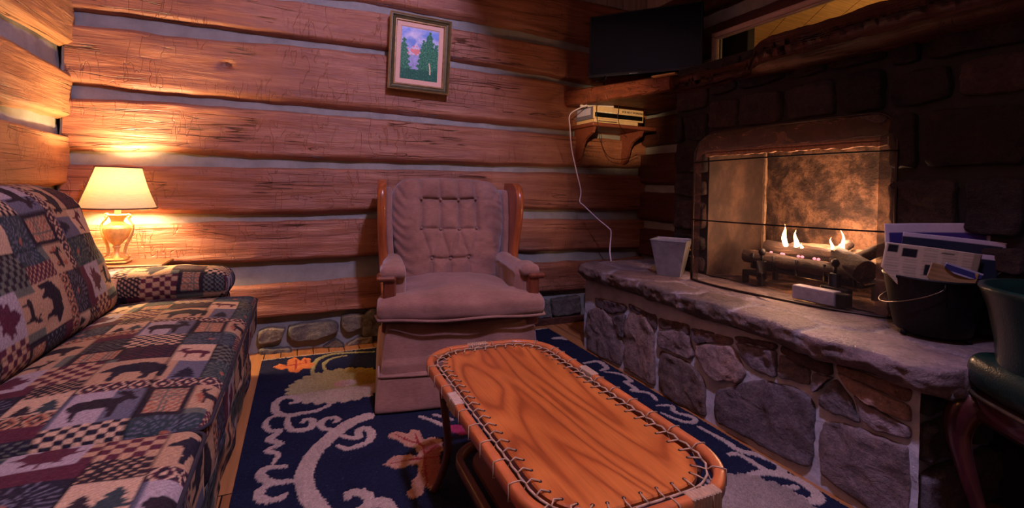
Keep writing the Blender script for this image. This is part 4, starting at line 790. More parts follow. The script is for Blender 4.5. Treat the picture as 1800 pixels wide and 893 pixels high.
R(0, 0, 3, 3, 'tan'); PL(bear, 'dk', 0.1, .1, 2.7); R(3, 0, 5, 2, 'navy'); cones(3, 0, 5, 2, 'navy', 'olive'); chev(0, 3, 5, 4, 'tan', 'dk', 'rust'); R(3, 2, 5, 3, 'mar'); checks(5, 0, 8, 2.5, 3, 'navy', 'beige'); boughs(8, 0, 11, 2.5, 9.5, 1.2, 'grn', 'slate'); cones(11, 0, 12, 3, 'mar', 'tan')
R(5, 2.5, 8, 5.5, 'slate'); R(5.2, 2.5, 6.8, 5.5, 'lt'); PL(moose, 'dk', 5.1, 2.6, 2.8); frame(8, 2.5, 10, 5.5); R(10, 3, 12, 5.5, 'tan'); PL(deer, 'rust', 10.0, 3.4, 1.9); PL(deer, 'dk', 10.05, 3.35, 1.9, True)
boughs(0, 4, 3, 6.5, 1.5, 5, 'navy', 'slate'); R(3, 4, 5, 6, 'beige'); PL(pinet, 'dk', 3.0, 4, 1.2); PL(pinet, 'grn', 3.7, 4, 1.5); cones(3, 6, 5, 7.5, 'dk', 'tan'); R(0, 6.5, 3, 7.5, 'mar'); chev(5, 5.5, 12, 6.5, 'beige', 'navy', 'mar')
R(0, 7.5, 2.5, 10, 'lt'); PL(leaf, 'mar', .2, 7.6, 2.2); checks(2.5, 7.5, 5, 10, 2.4, 'mar', 'tan'); R(5, 6.5, 8.5, 9.5, 'tan'); PL(bear, 'navy', 5.2, 6.4, 3.1, True); R(8.5, 6.5, 10, 9, 'slate'); PL(pinet, 'navy', 8.4, 6.5, 1.6); boughs(10, 6.5, 12, 9, 11, 7.5, 'grn', 'olive')
R(0, 10, 3, 12, 'olive'); R(.5, 10, 2.5, 12, 'tan'); PL(deer, 'dk', .5, 10, 1.95); frame(3, 10, 5.5, 12); R(5.5, 9.5, 8, 12, 'navy'); cones(5.5, 9.5, 8, 12, 'navy', 'mar'); R(8, 9, 10, 12, 'beige'); PL(moose, 'mar', 8, 9.4, 2.0, True); checks(10, 9, 12, 12, 3, 'dk', 'olive')
for gx in (3, 5, 8, 10):
    m = (np.abs(GX - gx) < .06); T[m] = T[m] * .5
wv_ = .88 + .24 * (np.sin(GX * 90) * np.sin(GY * 90) > 0); T = T * wv_[:, :, None]
T = np.clip(T + (RNG.random(T.shape[:2])[:, :, None] - .5) * .10 * T.mean(), 0, 1)
def tapestry(ox, oy, sw=False):
    def f(uv):
        u = uv[:, 1] if sw else uv[:, 0]; v = uv[:, 0] if sw else uv[:, 1]
        i = np.floor(((u + ox) / TS) % 1 * TN).astype(int) % TN; j = np.floor(((v + oy) / TS) % 1 * TN).astype(int) % TN; return T[i, j]
    return f
M['tap'] = vcol('lodge_tapestry', .9, .5, 260, sheen=0, var=.22, vscale=240, spec=.2)
sf = thing('sofa', 'long sofa covered in lodge tapestry with bears and moose, along the left wall', 'sofa', (0, 0, 0))
def wr(P, s, a): return np.array([noise.noise(Vector((p[0] * s, p[1] * s, p[2] * s))) for p in P]) * a
def cushion(name, cx, cy, cz, hx, hy, hz, r, step, puff, pat, lean=0, front=0, wrk=.006, label=None):
    def df(P):
        x, y, z = P[:, 0].copy(), P[:, 1].copy(), P[:, 2].copy(); fx_, fy, fz = 1 - (x / hx) ** 2, 1 - (y / hy) ** 4, 1 - (z / hz) ** 2
        fx_, fy, fz = [np.clip(q, 0, 1) for q in (fx_, fy, fz)]
        if puff[2]: z = z + np.sign(P[:, 2]) * puff[2] * fx_ * fy
        if puff[0]: x = x + np.sign(P[:, 0]) * puff[0] * fz * fy
        if puff[1]: y = y + np.sign(P[:, 1]) * puff[1] * fx_ * fz
        w = np.array([noise.noise(Vector((a * 7 + cy * 3, b * 5, c * 7))) + .4 * noise.noise(Vector((a * 17, b * 14 + cy, c * 17))) for a, b, c in P]) * wrk
        x = x + w; z = z + w * .8; x = x - lean * (z + hz) / (2 * hz)
        return np.stack([x + cx, y + cy, z + cz], 1)
    V, Fq, C = rbox(hx, hy, hz, r, step, df, pat); o = obj(name, mesh(V, Fq, C), M['tap'], sf); return o
def piping(name, pts, parent):
    mb = MB(); mb.tube(pts, .005, 6, closed=True); mb.build(name, M['pipe'], parent, smooth=True)
M['pipe'] = simple('dark_piping', (34, 28, 36), .8, var=.3, scale=60)
def pipe_loop(o, cx, cy, cz, hx, hy, r, z):
    P = []
    for (sx, sy) in ((1, 1), (-1, 1), (-1, -1), (1, -1)):
        a0 = {(1, 1): 0, (-1, 1): 90, (-1, -1): 180, (1, -1): 270}[(sx, sy)]
        for q in range(0, 91, 15): a = math.radians(a0 + q); P.append((cx + sx * (hx - r) + r * math.cos(a), cy + sy * (hy - r) + r * math.sin(a), z))
    piping('piping', P, o)
SY = 1.31
c1_ = cushion('seat_cushion', -.475, (SY + 2.69) / 2, .375, .285, (2.69 - SY) / 2, .095, .04, .0055, (.0, 0, .028), tapestry(.31, .12)); pipe_loop(c1_, -.475, (SY + 2.69) / 2, .375, .285, (2.69 - SY) / 2, .04, .452)
c2_ = cushion('seat_cushion', -.475, (SY - .03) / 2, .375, .285, (SY + .03) / 2 - .005, .095, .04, .0055, (.0, 0, .028), tapestry(.05, .50)); pipe_loop(c2_, -.475, (SY - .03) / 2, .375, .285, (SY + .03) / 2 - .005, .04, .452)
b1_ = cushion('back_cushion', -.83, 2.035, .72, .115, .665, .285, .10, .006, (.035, 0, 0), tapestry(.22, .7), lean=.20, wrk=.012)
b2_ = cushion('back_cushion', -.83, .68, .72, .115, .68, .285, .10, .006, (.035, 0, 0), tapestry(.6, .1), lean=.20, wrk=.012)
cushion('front_skirt', -.235, 1.34, .165, .018, 1.34, .145, .015, .012, (0, 0, 0), tapestry(.4, .3), wrk=.02, lean=-.0)
cushion('seat_base', -.63, 1.31, .17, .36, 1.30, .13, .03, .03, (0, 0, 0), tapestry(.1, .3), wrk=.004)
cushion('back_frame', -1.06, 1.33, .50, .06, 1.33, .44, .05, .02, (0, 0, 0), tapestry(.2, .3), wrk=.004)
for yy in (2.79, -.14):
    cushion('arm', -.66, yy, .25, .33, .105, .24, .05, .016, (0, 0, 0), tapestry(.33, .2))
    cushion('arm_pad', -.62, yy, .525, .31, .125, .066, .06, .006, (.0, 0, .02), tapestry(.15 + yy, .45, True), wrk=.010)
# ---------------------------------------------------------------- armchair
n = NT('rose_velour'); w = n.coord(); f = n.noise(w, 6, 4, .6); f2 = n.noise(n.coord((14, 14, 90)), 3, 4, .7); n.col(n.mix(n.ramp(f, [(.3, lin((130, 88, 74))), (.7, lin((156, 110, 94)))]), n.ramp(f2, [(.3, g(.72)), (.7, g(1.1))]), .8, 'MULTIPLY')); n.set(rough=.9, sheen=.35, spec=.15); n.bump(f2, .35, .004); M['velour'] = n.m
M['oak'] = simple('varnished_oak', (150, 74, 36), .28, var=.3, scale=7, stretch=(7, 7, .8), coat=.4)
M['oak_dark'] = simple('shaded_walnut_arm', (104, 50, 30), .35, var=.3, scale=7, stretch=(7, 7, .8), coat=.3)
ac = thing('armchair', 'dusty rose tufted wing armchair with wooden wings against the log wall', 'armchair', (.80, 2.55, 0), -.15)
def smooth(a, b, x): t = np.clip((x - a) / (b - a), 0, 1); return t * t * (3 - 2 * t)
def dseat(P):
    x, y, z = P[:, 0].copy(), P[:, 1].copy(), P[:, 2].copy(); top = z > 0
    k = 1 - .30 * smooth(-.20, -.12, y); f = np.clip(1 - (x / .41) ** 2, 0, 1) * np.clip(1 - ((y) / .33) ** 4, 0, 1); z = z + np.where(top, .035, -.005) * f
    z = z - .012 * (np.exp(-((y + .31) / .03) ** 2)) * top; w = nz(P, 6, 3) * .008; x = x * k; y = y + .03 * (x / .41) ** 2 * (y < -.1)
    return np.stack([x + w * .4, y - .10, z + w + .457], 1)
V, Fq, _ = rbox(.415, .33, .052, .035, .012, dseat); st_ = obj('seat_cushion', mesh(V, Fq), M['velour'], ac)
mb = MB(); P = [(x, -.43 + .03 * (x / .41) ** 2, .412 + .004 * math.sin(x * 14)) for x in np.linspace(-.405, .405, 40)]; mb.tube([(-.42, -.30, .412)] + P + [(.42, -.30, .412)], .007, 8); mb.build('welt', M['velour'], st_, smooth=True)
def dbase(P):
    x, y, z = P[:, 0].copy(), P[:, 1].copy(), P[:, 2].copy(); v = (z + .19) / .38
    k = .94 + .07 * (1 - v); w = nz(P, 5, 9) * .01 + .006 * np.sin(x * 22 + z * 6); y = y + np.where(y < -.3, w - .035 * (1 - v) + .03 * v * (v > .5), 0)
    return np.stack([x * k, y + .02, z + .215], 1)
V, Fq, _ = rbox(.395, .40, .19, .02, .014, dbase); bs_ = obj('base', mesh(V, Fq), M['velour'], ac)
def dsk(P):
    x, y, z = P[:, 0].copy(), P[:, 1].copy(), P[:, 2].copy(); v = (z + .075) / .15
    return np.stack([x + .012 * np.sign(x) * (1 - v), y + .004 * nz(P, 7, 2) - .045 * (1 - v) - .015, z + .09], 1)
V, Fq, _ = rbox(.402, .418, .075, .012, .014, dsk); obj('skirt', mesh(V, Fq), M['velour'], ac)
mb = MB(); mb.tube([(-.40, -.30, .166), (-.40, -.43, .166)] + [(x, -.437, .166 + .003 * math.sin(x * 9)) for x in np.linspace(-.385, .385, 20)] + [(.40, -.43, .166), (.40, -.3, .166)], .005, 6); mb.build('skirt_seam', M['velour'], ac, smooth=True)
# tufted back
BT = [(-.172, .965), (-.056, .962), (.056, .962), (.165, .97)]; BM = [(-.172, .79), (-.056, .785), (.056, .785), (.165, .79)]; BL = [(-.11, .615), (0, .612), (.112, .62)]
segs = [(BT[i], BT[i + 1]) for i in range(3)] + [(BM[i], BM[i + 1]) for i in range(3)] + [(BT[i], BM[i]) for i in range(4)] + [(BT[i], (BT[i][0] * 1.0, 1.12)) for i in range(4)] + [(BM[0], BL[0]), (BM[1], BL[0]), (BM[1], BL[1]), (BM[2], BL[1]), (BM[2], BL[2]), (BM[3], BL[2])] + [(BL[0], BL[1]), (BL[1], BL[2])] + [(b, (b[0] * 1.0, .44)) for b in BL]
wts = [.9] * 3 + [.45] * 3 + [.8] * 4 + [.8] * 4 + [.35] * 6 + [.5] * 2 + [.55] * 3
def dseg(x, z, a, b):
    ax, az = a; bx, bz = b; L2 = (bx - ax) ** 2 + (bz - az) ** 2; t = max(0, min(1, ((x - ax) * (bx - ax) + (z - az) * (bz - az)) / L2)); return math.hypot(x - ax - t * (bx - ax), z - az - t * (bz - az))
def backf(s, v):
    hw = .27 + .085 * min(1, v / .62) ** .8; zt = 1.098 - .028 * s * s; x = hw * s; z = .42 + (zt - .42) * v
    ex = max(0, (abs(s) - .72) / .28); ev = max(0, (v - .80) / .20)
    q = math.hypot(ex, ev)
    if ex > 0 and ev > 0 and q > 0:      # round the shoulders
        k = max(ex, ev) / q; x = math.copysign(hw * (.72 + .28 * ex * k), s); z = .42 + (zt - .42) * (.80 + .20 * ev * k)
    edge = max(abs(s), (v * 1.0)); e1 = 1 - abs(s) ** 5; e2 = 1 - max(0, v) ** 9
    h = .115 * max(0, e1) ** .5 * max(0, e2) ** .5
    cr = 0
    for (a, b), w_ in zip(segs, wts): d = dseg(x, z, a, b); cr = max(cr, w_ * math.exp(-(d / .009) ** 1.2) * .036 + w_ * math.exp(-(d / .035) ** 2) * .018)
    bt = 0
    for b in BT + BM + BL: d = math.hypot(x - b[0], z - b[1]); bt = max(bt, .030 * math.exp(-(d / .016) ** 2) + .012 * math.exp(-(d / .04) ** 2))
    sw = max(0, (abs(s) - .5) / .5); wrk = .006 * sw * math.sin(z * 95 + 2.5 * math.sin(x * 20) + 8 * noise.noise(Vector((s * 2, z * 3, 1)))) + .003 * noise.noise(Vector((x * 25, z * 40, 3)))
    h = h - max(cr, bt) * (1 - sw * .5) + wrk; y = .185 + .20 * ((z - .42) / .68) - h; return (x, y, z)
nu, nv = 130, 130; V = []; side = []
for i in range(nu + 1):
    for j in range(nv + 1): V.append(backf(-1 + 2 * i / nu, j / nv))
F = grid_faces(nu + 1, nv + 1); k = len(V)
bd = [(i, 0) for i in range(nu + 1)] + [(nu, j) for j in range(1, nv + 1)] + [(i, nv) for i in range(nu - 1, -1, -1)] + [(0, j) for j in range(nv - 1, 0, -1)]; bi = [i * (nv + 1) + j for i, j in bd]
V += [(V[q][0] * .97, .185 + .20 * ((V[q][2] - .42) / .68) + .075, V[q][2] - (.01 if V[q][2] > .9 else 0)) for q in bi]; m = len(bi)
F += [(bi[a], bi[(a + 1) % m], k + (a + 1) % m, k + a)[::-1] for a in range(m)] + [tuple(k + a for a in range(m))]
bk = obj('backrest', mesh(V, F), M['velour'], ac)
for b in BT + BM + BL:
    z = b[1]; y = .185 + .20 * ((z - .42) / .68) - .086; mb = MB(); mb.lathe([(0, .007), (.006, .006), (.0095, .001), (.009, -.004), (0, -.006)][::-1], 14, cap=False); o = mb.build('button', M['velour'], bk, smooth=True); o.location = (b[0], y, z); o.rotation_euler = (PI / 2 + .1, 0, 0)
for sx in (-1, 1):
    # wooden wing: S shaped board on edge
    zz = np.linspace(.44, 1.075, 30); V = []
    for z in zz:
        v = (z - .44) / .635; yf = .00 + .16 * v + .06 * math.sin(v * PI * 1.6 + .4) ; yb = .30 + .12 * v; xo = .372 + .035 * math.sin(v * PI * .55); th = .024
        if v > .88: q = (v - .88) / .12; yf += .09 * (1 - math.sqrt(max(0, 1 - q * q))); yb -= .03 * q
        sec = [(xo - th, yf + .004), (xo - th * .6, yf - .008), (xo + .004, yf - .010), (xo + th * .7, yf + .0), (xo + th, yf + .02), (xo + th * .8, yb), (xo - th, yb)]
        V += [(sx * a, b, z) for a, b in sec]
    mb = MB(); F = grid_faces(len(zz), 7) + [(i * 7 + 6, i * 7, i * 7 + 7, i * 7 + 13) for i in range(len(zz) - 1)]; F += [tuple(range(7))[::-1], tuple((len(zz) - 1) * 7 + q for q in range(7))]
    mb.add(V, F if sx < 0 else [t[::-1] for t in F]); autosmooth(mb.build('wing_frame', M['oak'], ac), 50)
    def dwp(P, sx=sx): v = (P[:, 2] + .27) / .54; return np.stack([P[:, 0] + sx * (.335 + .03 * np.sin(v * PI * .55)), P[:, 1] + .235 + .15 * v, P[:, 2] + .76], 1)
    V, Fq, _ = rbox(.02, .10, .27, .018, .03, dwp); obj('wing_pad', mesh(V, Fq), M['velour'], ac)
    def darm(P, sx=sx):
        x, y, z = P[:, 0], P[:, 1], P[:, 2]; w = nz(P, 9, sx * 4) * .008; zz_ = np.where(z > 0, z * (1 + .25 * (y / .27) * -1 * 0) + .016 * (1 - (x / .055) ** 2), z); fr_ = np.clip((-y - .2) / .08, 0, 1)
        return np.stack([x * (1 + .12 * (z > .05)) + sx * .335 + w, y + -.05, zz_ - .02 * fr_ + w + .545 - .03 * (y < -.1) * 0], 1)
    V, Fq, _ = rbox(.055, .27, .085, .045, .012, darm); obj('armrest', mesh(V, Fq), M['velour'], ac)
    mb = MB(); mb.box((sx * .36 - .030, -.355, .34), (sx * .36 + .030, -.31, .60), b=.008); mb.build('arm_post', M['oak_dark'], ac)
    mb = MB(); mb.box((sx * .375 - .045, -.37, .585), (sx * .375 + .045, -.24, .612), b=.010); mb.build('arm_cap', M['oak_dark'], ac)
    def dcap(P, sx=sx): return np.stack([P[:, 0] + sx * .345, P[:, 1] - .27, P[:, 2] + .622 + nz(P, 12, 5) * .006], 1)
    V, Fq, _ = rbox(.062 if sx < 0 else .05, .085, .030, .028, .012, dcap); obj('arm_pad', mesh(V, Fq), M['velour'], ac)
# ---------------------------------------------------------------- laced coffee table
n = NT('honey_ash_board'); w = n.coord((1, 1, 1)); fgr = n.noise(n.coord((60, 3, 1)), 3, 4, .7)
rg_ = n.noise(n.coord((2.6, .42, 1)), 1.7, 2, .45, .5); rs = n.math('SINE', n.math('MULTIPLY', rg_, 95.0))
c = n.ramp(n.math('ADD', n.math('MULTIPLY', rs, .5), .5), [(0, lin((158, 76, 32))), (.2, lin((182, 94, 40))), (1, lin((198, 110, 48)))]); c = n.mix(c, n.ramp(n.noise(w, 3, 3), [(.35, (.80, .74, .70, 1)), (.6, (1.05, 1.05, 1.05, 1))]), .8, 'MULTIPLY'); n.col(n.mix(c, n.ramp(fgr, [(.3, g(.72)), (.6, g(1.05))]), .7, 'MULTIPLY')); n.set(rough=.36, coat=.15); n.bump(fgr, .08, .002); M['ash_board'] = n.m
M['bent'] = simple('bent_ash_rim', (186, 98, 50), .35, var=.25, scale=5, stretch=(2, 2, 20), coat=.15); M['raw'] = simple('rawhide_lace', (172, 136, 104), .55, var=.2, scale=60); M['dkw'] = simple('dark_bentwood', (86, 42, 28), .4, var=.3, scale=8)
tb = thing('coffee_table', 'orange wooden coffee table with a rawhide laced bentwood rim on the rug', 'table', (.637, 1.165, 0), .0)
def rrect(hw, hl, r, n_=14, seg=24):
    P = []
    for (cx, cy, a0) in ((hw - r, hl - r, 0), (-hw + r, hl - r, 90), (-hw + r, -hl + r, 180), (hw - r, -hl + r, 270)):
        for q in range(n_ + 1): a = math.radians(a0 + 90 * q / n_); P.append((cx + r * math.cos(a), cy + r * math.sin(a)))
    out = []
    for i in range(len(P)):
        a, b = P[i], P[(i + 1) % len(P)]; d = math.dist(a, b); k = max(1, int(d / .03)); out += [(a[0] + (b[0] - a[0]) * q / k, a[1] + (b[1] - a[1]) * q / k) for q in range(k)]
    return out
def ring_tube(mb, path, w_, h_, zc, b=.004):
    m = len(path); V = []
    sec = [(-w_ / 2 + b, h_ / 2), (w_ / 2 - b, h_ / 2), (w_ / 2, h_ / 2 - b), (w_ / 2, -h_ / 2 + b), (w_ / 2 - b, -h_ / 2), (-w_ / 2 + b, -h_ / 2), (-w_ / 2, -h_ / 2 + b), (-w_ / 2, h_ / 2 - b)]
    for i in range(m):
        a, b_ = Vector(path[i - 1]), Vector(path[(i + 1) % m]); t = (b_ - a).normalized(); nn = Vector((t.y, -t.x))
        for (s_, z) in sec: V.append((path[i][0] + nn.x * s_, path[i][1] + nn.y * s_, zc + z))
    mb.add(V, [(i * 8 + k, i * 8 + (k + 1) % 8, ((i + 1) % m) * 8 + (k + 1) % 8, ((i + 1) % m) * 8 + k) for i in range(m) for k in range(8)])
def plate(mb, path, z0, z1, col=(1, 1, 1)):
    m = len(path); ins = [(x * .985, y * .992) for x, y in path]; V = [(x, y, z0) for x, y in path] + [(x, y, z1 - .003) for x, y in path] + [(x, y, z1) for x, y in ins]
    mb.add(V, [tuple(range(m))[::-1], tuple(2 * m + k for k in range(m))] + [(k, (k + 1) % m, m + (k + 1) % m, m + k) for k in range(m)] + [(m + k, m + (k + 1) % m, 2 * m + (k + 1) % m, 2 * m + k) for k in range(m)], col)
def laced(hw, hl, r, z, rim_mat, bd_mat, names, lace=True):
    out = rrect(hw - .012, hl - .012, r - .012); inn = rrect(hw - .050, hl - .050, r - .035)
    mb = MB(); plate(mb, inn, z - .018, z - .002); board = mb.build(names[0], bd_mat, tb)
    mb = MB(); ring_tube(mb, out, .024, .034, z - .010, .005); rim = autosmooth(mb.build(names[1], rim_mat, tb), 50)
    def walk(path, step):
        L = [0]; m = len(path)
        for i in range(m): L.append(L[-1] + math.dist(path[i], path[(i + 1) % m]))
        tot = L[-1]; k = max(8, int(tot / step)); res = []
        for q in range(k):
            s_ = tot * q / k; i = max(j for j in range(m) if L[j] <= s_ + 1e-9); f = (s_ - L[i]) / (L[i + 1] - L[i] + 1e-12); a, b = path[i], path[(i + 1) % m]; p = Vector((a[0] + (b[0] - a[0]) * f, a[1] + (b[1] - a[1]) * f)); t = (Vector(b) - Vector(a)).normalized(); res.append((p, t))
        return res
    return out, inn, rim, board, walk
out, inn, rim, board, walk = laced(.245, .497, .155, .452, M['bent'], M['ash_board'], ('board', 'rim'))
mid = walk(rrect(.245 - .037, .497 - .037, .120), .040); lm = MB(); N_ = len(mid); HOLE = simple('dark_hole', (22, 10, 8), .9)
for i, (p, t) in enumerate(mid):
    nn = Vector((t.y, -t.x)); q, t2 = mid[(i + 1) % N_]; 
    # chain of lacing between rim and board, a stitch into the board, a loop round the rim
    lm.tube([(p.x, p.y, .449), ((p.x + q.x) / 2 + nn.x * .004, (p.y + q.y) / 2 + nn.y * .004, .452), (q.x, q.y, .449)], .0028, 6)
    hole = p - nn * .030 + t * .004; lm.tube([(p.x, p.y, .450), (p.x - nn.x * .014 - t.x * .004, p.y - nn.y * .014 - t.y * .004, .455), (hole.x, hole.y, .4505)], .0020, 5)
    hm = MB(); hm.lathe([(0, 0), (.0042, .0004), (.0042, .0010), (0, .0012)], 8, (hole.x, hole.y, .4500), cap=False); hm.build('lace_hole', HOLE, board)
    if i % 2 == 0:
        o_ = p + nn * .012; e_ = p + nn * .039; lm.tube([(p.x, p.y, .449), (o_.x, o_.y, .4598), ((o_.x + e_.x) / 2, (o_.y + e_.y) / 2, .4603), (e_.x, e_.y, .4588), (e_.x + nn.x * .001, e_.y + nn.y * .001, .425), (o_.x, o_.y, .424), (p.x, p.y, .449)], .0017, 5)
lm.build('lacing', M['raw'], rim, smooth=True)
for (cx, cy, horiz) in ((-.02, .485, 1), (.10, -.485, 1), (-.233, .08, 0), (.233, .12, 0)):
    wp = MB()
    for k in range(9):
        o_ = (k - 4) * .0085; x0, y0 = (cx + o_, cy) if horiz else (cx, cy + o_); a, b = ((.0042, .0145) if horiz else (.0145, .0042)); wp.box((x0 - a, y0 - b, .423), (x0 + a, y0 + b, .4615), b=.003)
    wp.build('rawhide_wrap', M['raw'], rim)
lo_out = laced(.165, .36, .11, .165, M['dkw'], M['dkw'], ('lower_shelf', 'lower_rim'))
for sx in (-1, 1):
    for sy in (-1, 1):
        mb = MB(); P = [(sx * .19, sy * .38, .43), (sx * .178, sy * .365, .3), (sx * .168, sy * .345, .17), (sx * .185, sy * .36, .07), (sx * .205, sy * .375, .013)]; mb.tube(spline(P, 16), .013, 10); mb.build('leg', M['dkw'], tb, smooth=True)
for sy in (-1, 1): mb = MB(); mb.box((-.19, sy * .38 - .012, .405), (.19, sy * .38 + .012, .432), b=.004); mb.build('crossbar', M['dkw'], tb)
# ---------------------------------------------------------------- rug
RX0, RX1, RY0, RY1, RZ = -.185, 1.69, .30, 3.04, .011; ST = .0052
nxr = int((RX1 - RX0) / ST); nyr = int((RY1 - RY0) / ST); xs = np.linspace(RX0, RX1, nxr + 1); ys = np.linspace(RY0, RY1, nyr + 1); X, Y = np.meshgrid(xs, ys, indexing='ij')
jx = np.array(RNG.normal(0, .0018, X.shape)); jy = np.array(RNG.normal(0, .0018, X.shape)); Xj, Yj = X + jx, Y + jy
navy = np.array(lin((31, 33, 52))[:3]); Cr = np.zeros(X.shape + (3,)); Cr[:] = navy; Hh = np.zeros(X.shape)
ivory = np.array(lin((176, 152, 136))[:3]); gold = np.array(lin((176, 148, 74))[:3]); rust = np.array(lin((196, 112, 62))[:3]); red = np.array(lin((132, 44, 46))[:3]); pinkl = np.array(lin((170, 124, 100))[:3])
k4 = lambda x, y: on_floor(400 + x / 2.681, 560 + y / 2.681, RZ); k3 = lambda x, y: on_floor(980 + x / 2.682, 560 + y / 2.682, RZ)
def stroke(pts, w_, c, conv=k4, taper=True, n_=60):
    P = spline([conv(*p) for p in pts], n_); L = len(P)
    for i in range(L - 1):
        a, b = P[i], P[i + 1]; u = i / (L - 1); ww = w_ / 2 * (.55 + .45 * math.sin(PI * min(1, max(0, u)) ) if taper else 1)
        x0, x1 = min(a[0], b[0]) - ww, max(a[0], b[0]) + ww; y0, y1 = min(a[1], b[1]) - ww, max(a[1], b[1]) + ww
        i0, i1 = np.searchsorted(xs, [x0, x1]); j0, j1 = np.searchsorted(ys, [y0, y1])
        if i1 <= i0 or j1 <= j0: continue
        sx_, sy_ = Xj[i0:i1, j0:j1], Yj[i0:i1, j0:j1]; d = b - a; L2 = d @ d + 1e-12; t = np.clip(((sx_ - a[0]) * d[0] + (sy_ - a[1]) * d[1]) / L2, 0, 1); m = np.hypot(sx_ - a[0] - t * d[0], sy_ - a[1] - t * d[1]) < ww
        Cr[i0:i1, j0:j1][m] = c; Hh[i0:i1, j0:j1][m] = .003
def poly(pts, c, conv=k4):
    P = [conv(*p) for p in pts]; ins = np.zeros(X.shape, bool)
    for i in range(len(P)):
        (xa, ya), (xb, yb) = P[i], P[i - 1]
        if ya != yb: ins ^= ((ya > Yj) != (yb > Yj)) & (Xj < (xb - xa) * (Yj - ya) / (yb - ya) + xa)
    Cr[ins] = c; Hh[ins] = .003
def bloom(cx, cy, rx, ry, cA, cB, lobes, th=0):
    dx, dy = Xj - cx, Yj - cy; a = np.arctan2(dy / ry, dx / rx); r = np.hypot(dx / rx, dy / ry); lim = 1 + .10 * np.abs(np.sin(a * lobes / 2 + th)); m = r < lim; mixv = np.clip(.5 + (dx / rx) * .7, 0, 1)[..., None]; c = cA * (1 - mixv) + cB * mixv
    ringy = .86 + .16 * (np.abs(np.sin(a * lobes / 2 + th + np.floor(r * 4.5) * 1.57)) > .25); Cr[m] = (c * ringy[..., None])[m]; Hh[m] = .003
fc = k4(535, 310); bloom(fc[0], fc[1], .24, .20, np.array(lin((160, 146, 100))[:3]), np.array(lin((140, 116, 40))[:3]), 26); bloom(fc[0] + .02, fc[1] - .0, .055, .04, pinkl, ivory * .9, 9)  # large bloom colours dimmed for the armchair's shade
m_ = np.hypot((Xj - fc[0]) / .24, (Yj - fc[1] + .06) / .2) < 1; lower = m_ & (Yj < fc[1] - .05) & (Hh > 0); Cr[lower] = Cr[lower] * .35 + ivory * .62
stroke([(400, 265), (405, 225), (425, 195), (480, 172), (570, 162), (690, 158)], .030, np.array(lin((150, 140, 88))[:3])); stroke([(462, 250), (455, 215), (490, 190), (560, 175)], .024, np.array(lin((150, 140, 88))[:3]))
stroke([(300, 400), (330, 395), (330, 378), (285, 370), (240, 385), (222, 415), (238, 450), (290, 458), (350, 447), (420, 435), (480, 408)], .036, ivory)
stroke([(292, 455), (280, 490), (300, 525), (350, 528), (395, 512), (402, 482), (372, 476), (352, 490)], .034, ivory)
stroke([(250, 455), (200, 470), (178, 500), (200, 530), (245, 530), (210, 560), (195, 575), (248, 590), (200, 615), (190, 628), (238, 640), (215, 682)], .030, ivory)
stroke([(660, 462), (580, 492), (500, 548), (420, 622), (372, 700), (362, 760), (380, 830), (425, 890), (480, 950), (560, 1010)], .062, ivory, taper=False)
stroke([(505, 490), (525, 478), (490, 468), (445, 485), (438, 508), (480, 525), (545, 520)], .030, ivory); stroke([(520, 545), (570, 562), (618, 562), (618, 530), (650, 518), (676, 535), (670, 575), (620, 600), (565, 615), (520, 602)], .036, ivory)
stroke([(350, 762), (270, 770), (215, 776), (165, 755), (155, 728), (190, 705), (272, 700)], .036, ivory); stroke([(225, 778), (170, 800), (148, 835), (180, 858), (240, 850), (272, 830)], .036, ivory)
stroke([(565, 850), (575, 825), (625, 820), (665, 845), (655, 885), (610, 905)], .040, ivory); stroke([(650, 880), (700, 870), (750, 875), (780, 910)], .05, ivory)
stroke([(905, 462), (960, 480), (1040, 512)], .022, ivory, taper=False); stroke([(975, 455), (1010, 462), (1060, 478)], .02, ivory, taper=False); stroke([(1075, 520), (1110, 528)], .07, np.array(lin((150, 50, 80))[:3]), taper=False)
poly([(215, 230), (245, 214), (280, 222), (286, 195), (318, 184), (345, 200), (362, 185), (392, 190), (388, 208), (412, 216), (390, 236), (358, 236), (330, 256), (290, 252), (284, 236), (250, 242)], rust)
for q in ([(235, 228), (300, 222), (370, 210)], [(320, 195), (325, 220), (318, 245)], [(365, 195), (370, 215)]): stroke(q, .012, red * 1.2)
poly([(755, 548), (800, 533), (850, 545), (868, 524), (905, 528), (922, 572), (962, 558), (1008, 574), (1016, 620), (992, 652), (1012, 700), (1000, 800), (960, 812), (930, 792), (915, 838), (865, 852), (838, 828), (868, 800), (868, 762), (892, 745), (900, 692), (862, 692), (800, 712), (733, 690), (785, 650), (850, 642), (898, 650), (890, 612), (840, 602), (800, 575), (765, 566)], pinkl)
poly([(925, 600), (960, 580), (1005, 600), (1000, 650), (1008, 740), (990, 790), (950, 790), (915, 740), (920, 690)], red * .6 + pinkl * .3)
for q in ([(790, 550), (860, 580), (915, 600), (930, 660)], [(770, 688), (850, 670), (930, 660), (1000, 655)], [(930, 660), (935, 740), (940, 790)], [(885, 545), (905, 600)], [(940, 640), (985, 600)]): stroke(q, .011, red)
stroke([(125, 212), (190, 203), (232, 232), (205, 245)], .034, ivory, k3); stroke([(225, 252), (300, 263), (346, 294), (322, 300), (372, 335), (352, 340), (430, 352), (468, 386)], .03, ivory, k3)
stroke([(470, 410), (540, 413), (552, 440), (640, 468), (638, 492), (570, 480), (490, 445)], .026, ivory, k3); stroke([(668, 512), (760, 562), (800, 585), (860, 625), (930, 640), (1020, 675), (1060, 712), (1015, 735), (955, 700), (900, 665), (850, 640), (808, 640)], .036, ivory, k3)
stroke([(870, 800), (880, 755), (960, 728), (1060, 738), (1160, 776), (1230, 838), (1195, 862), (1125, 838), (1075, 805), (1125, 795)], .042, ivory, k3)
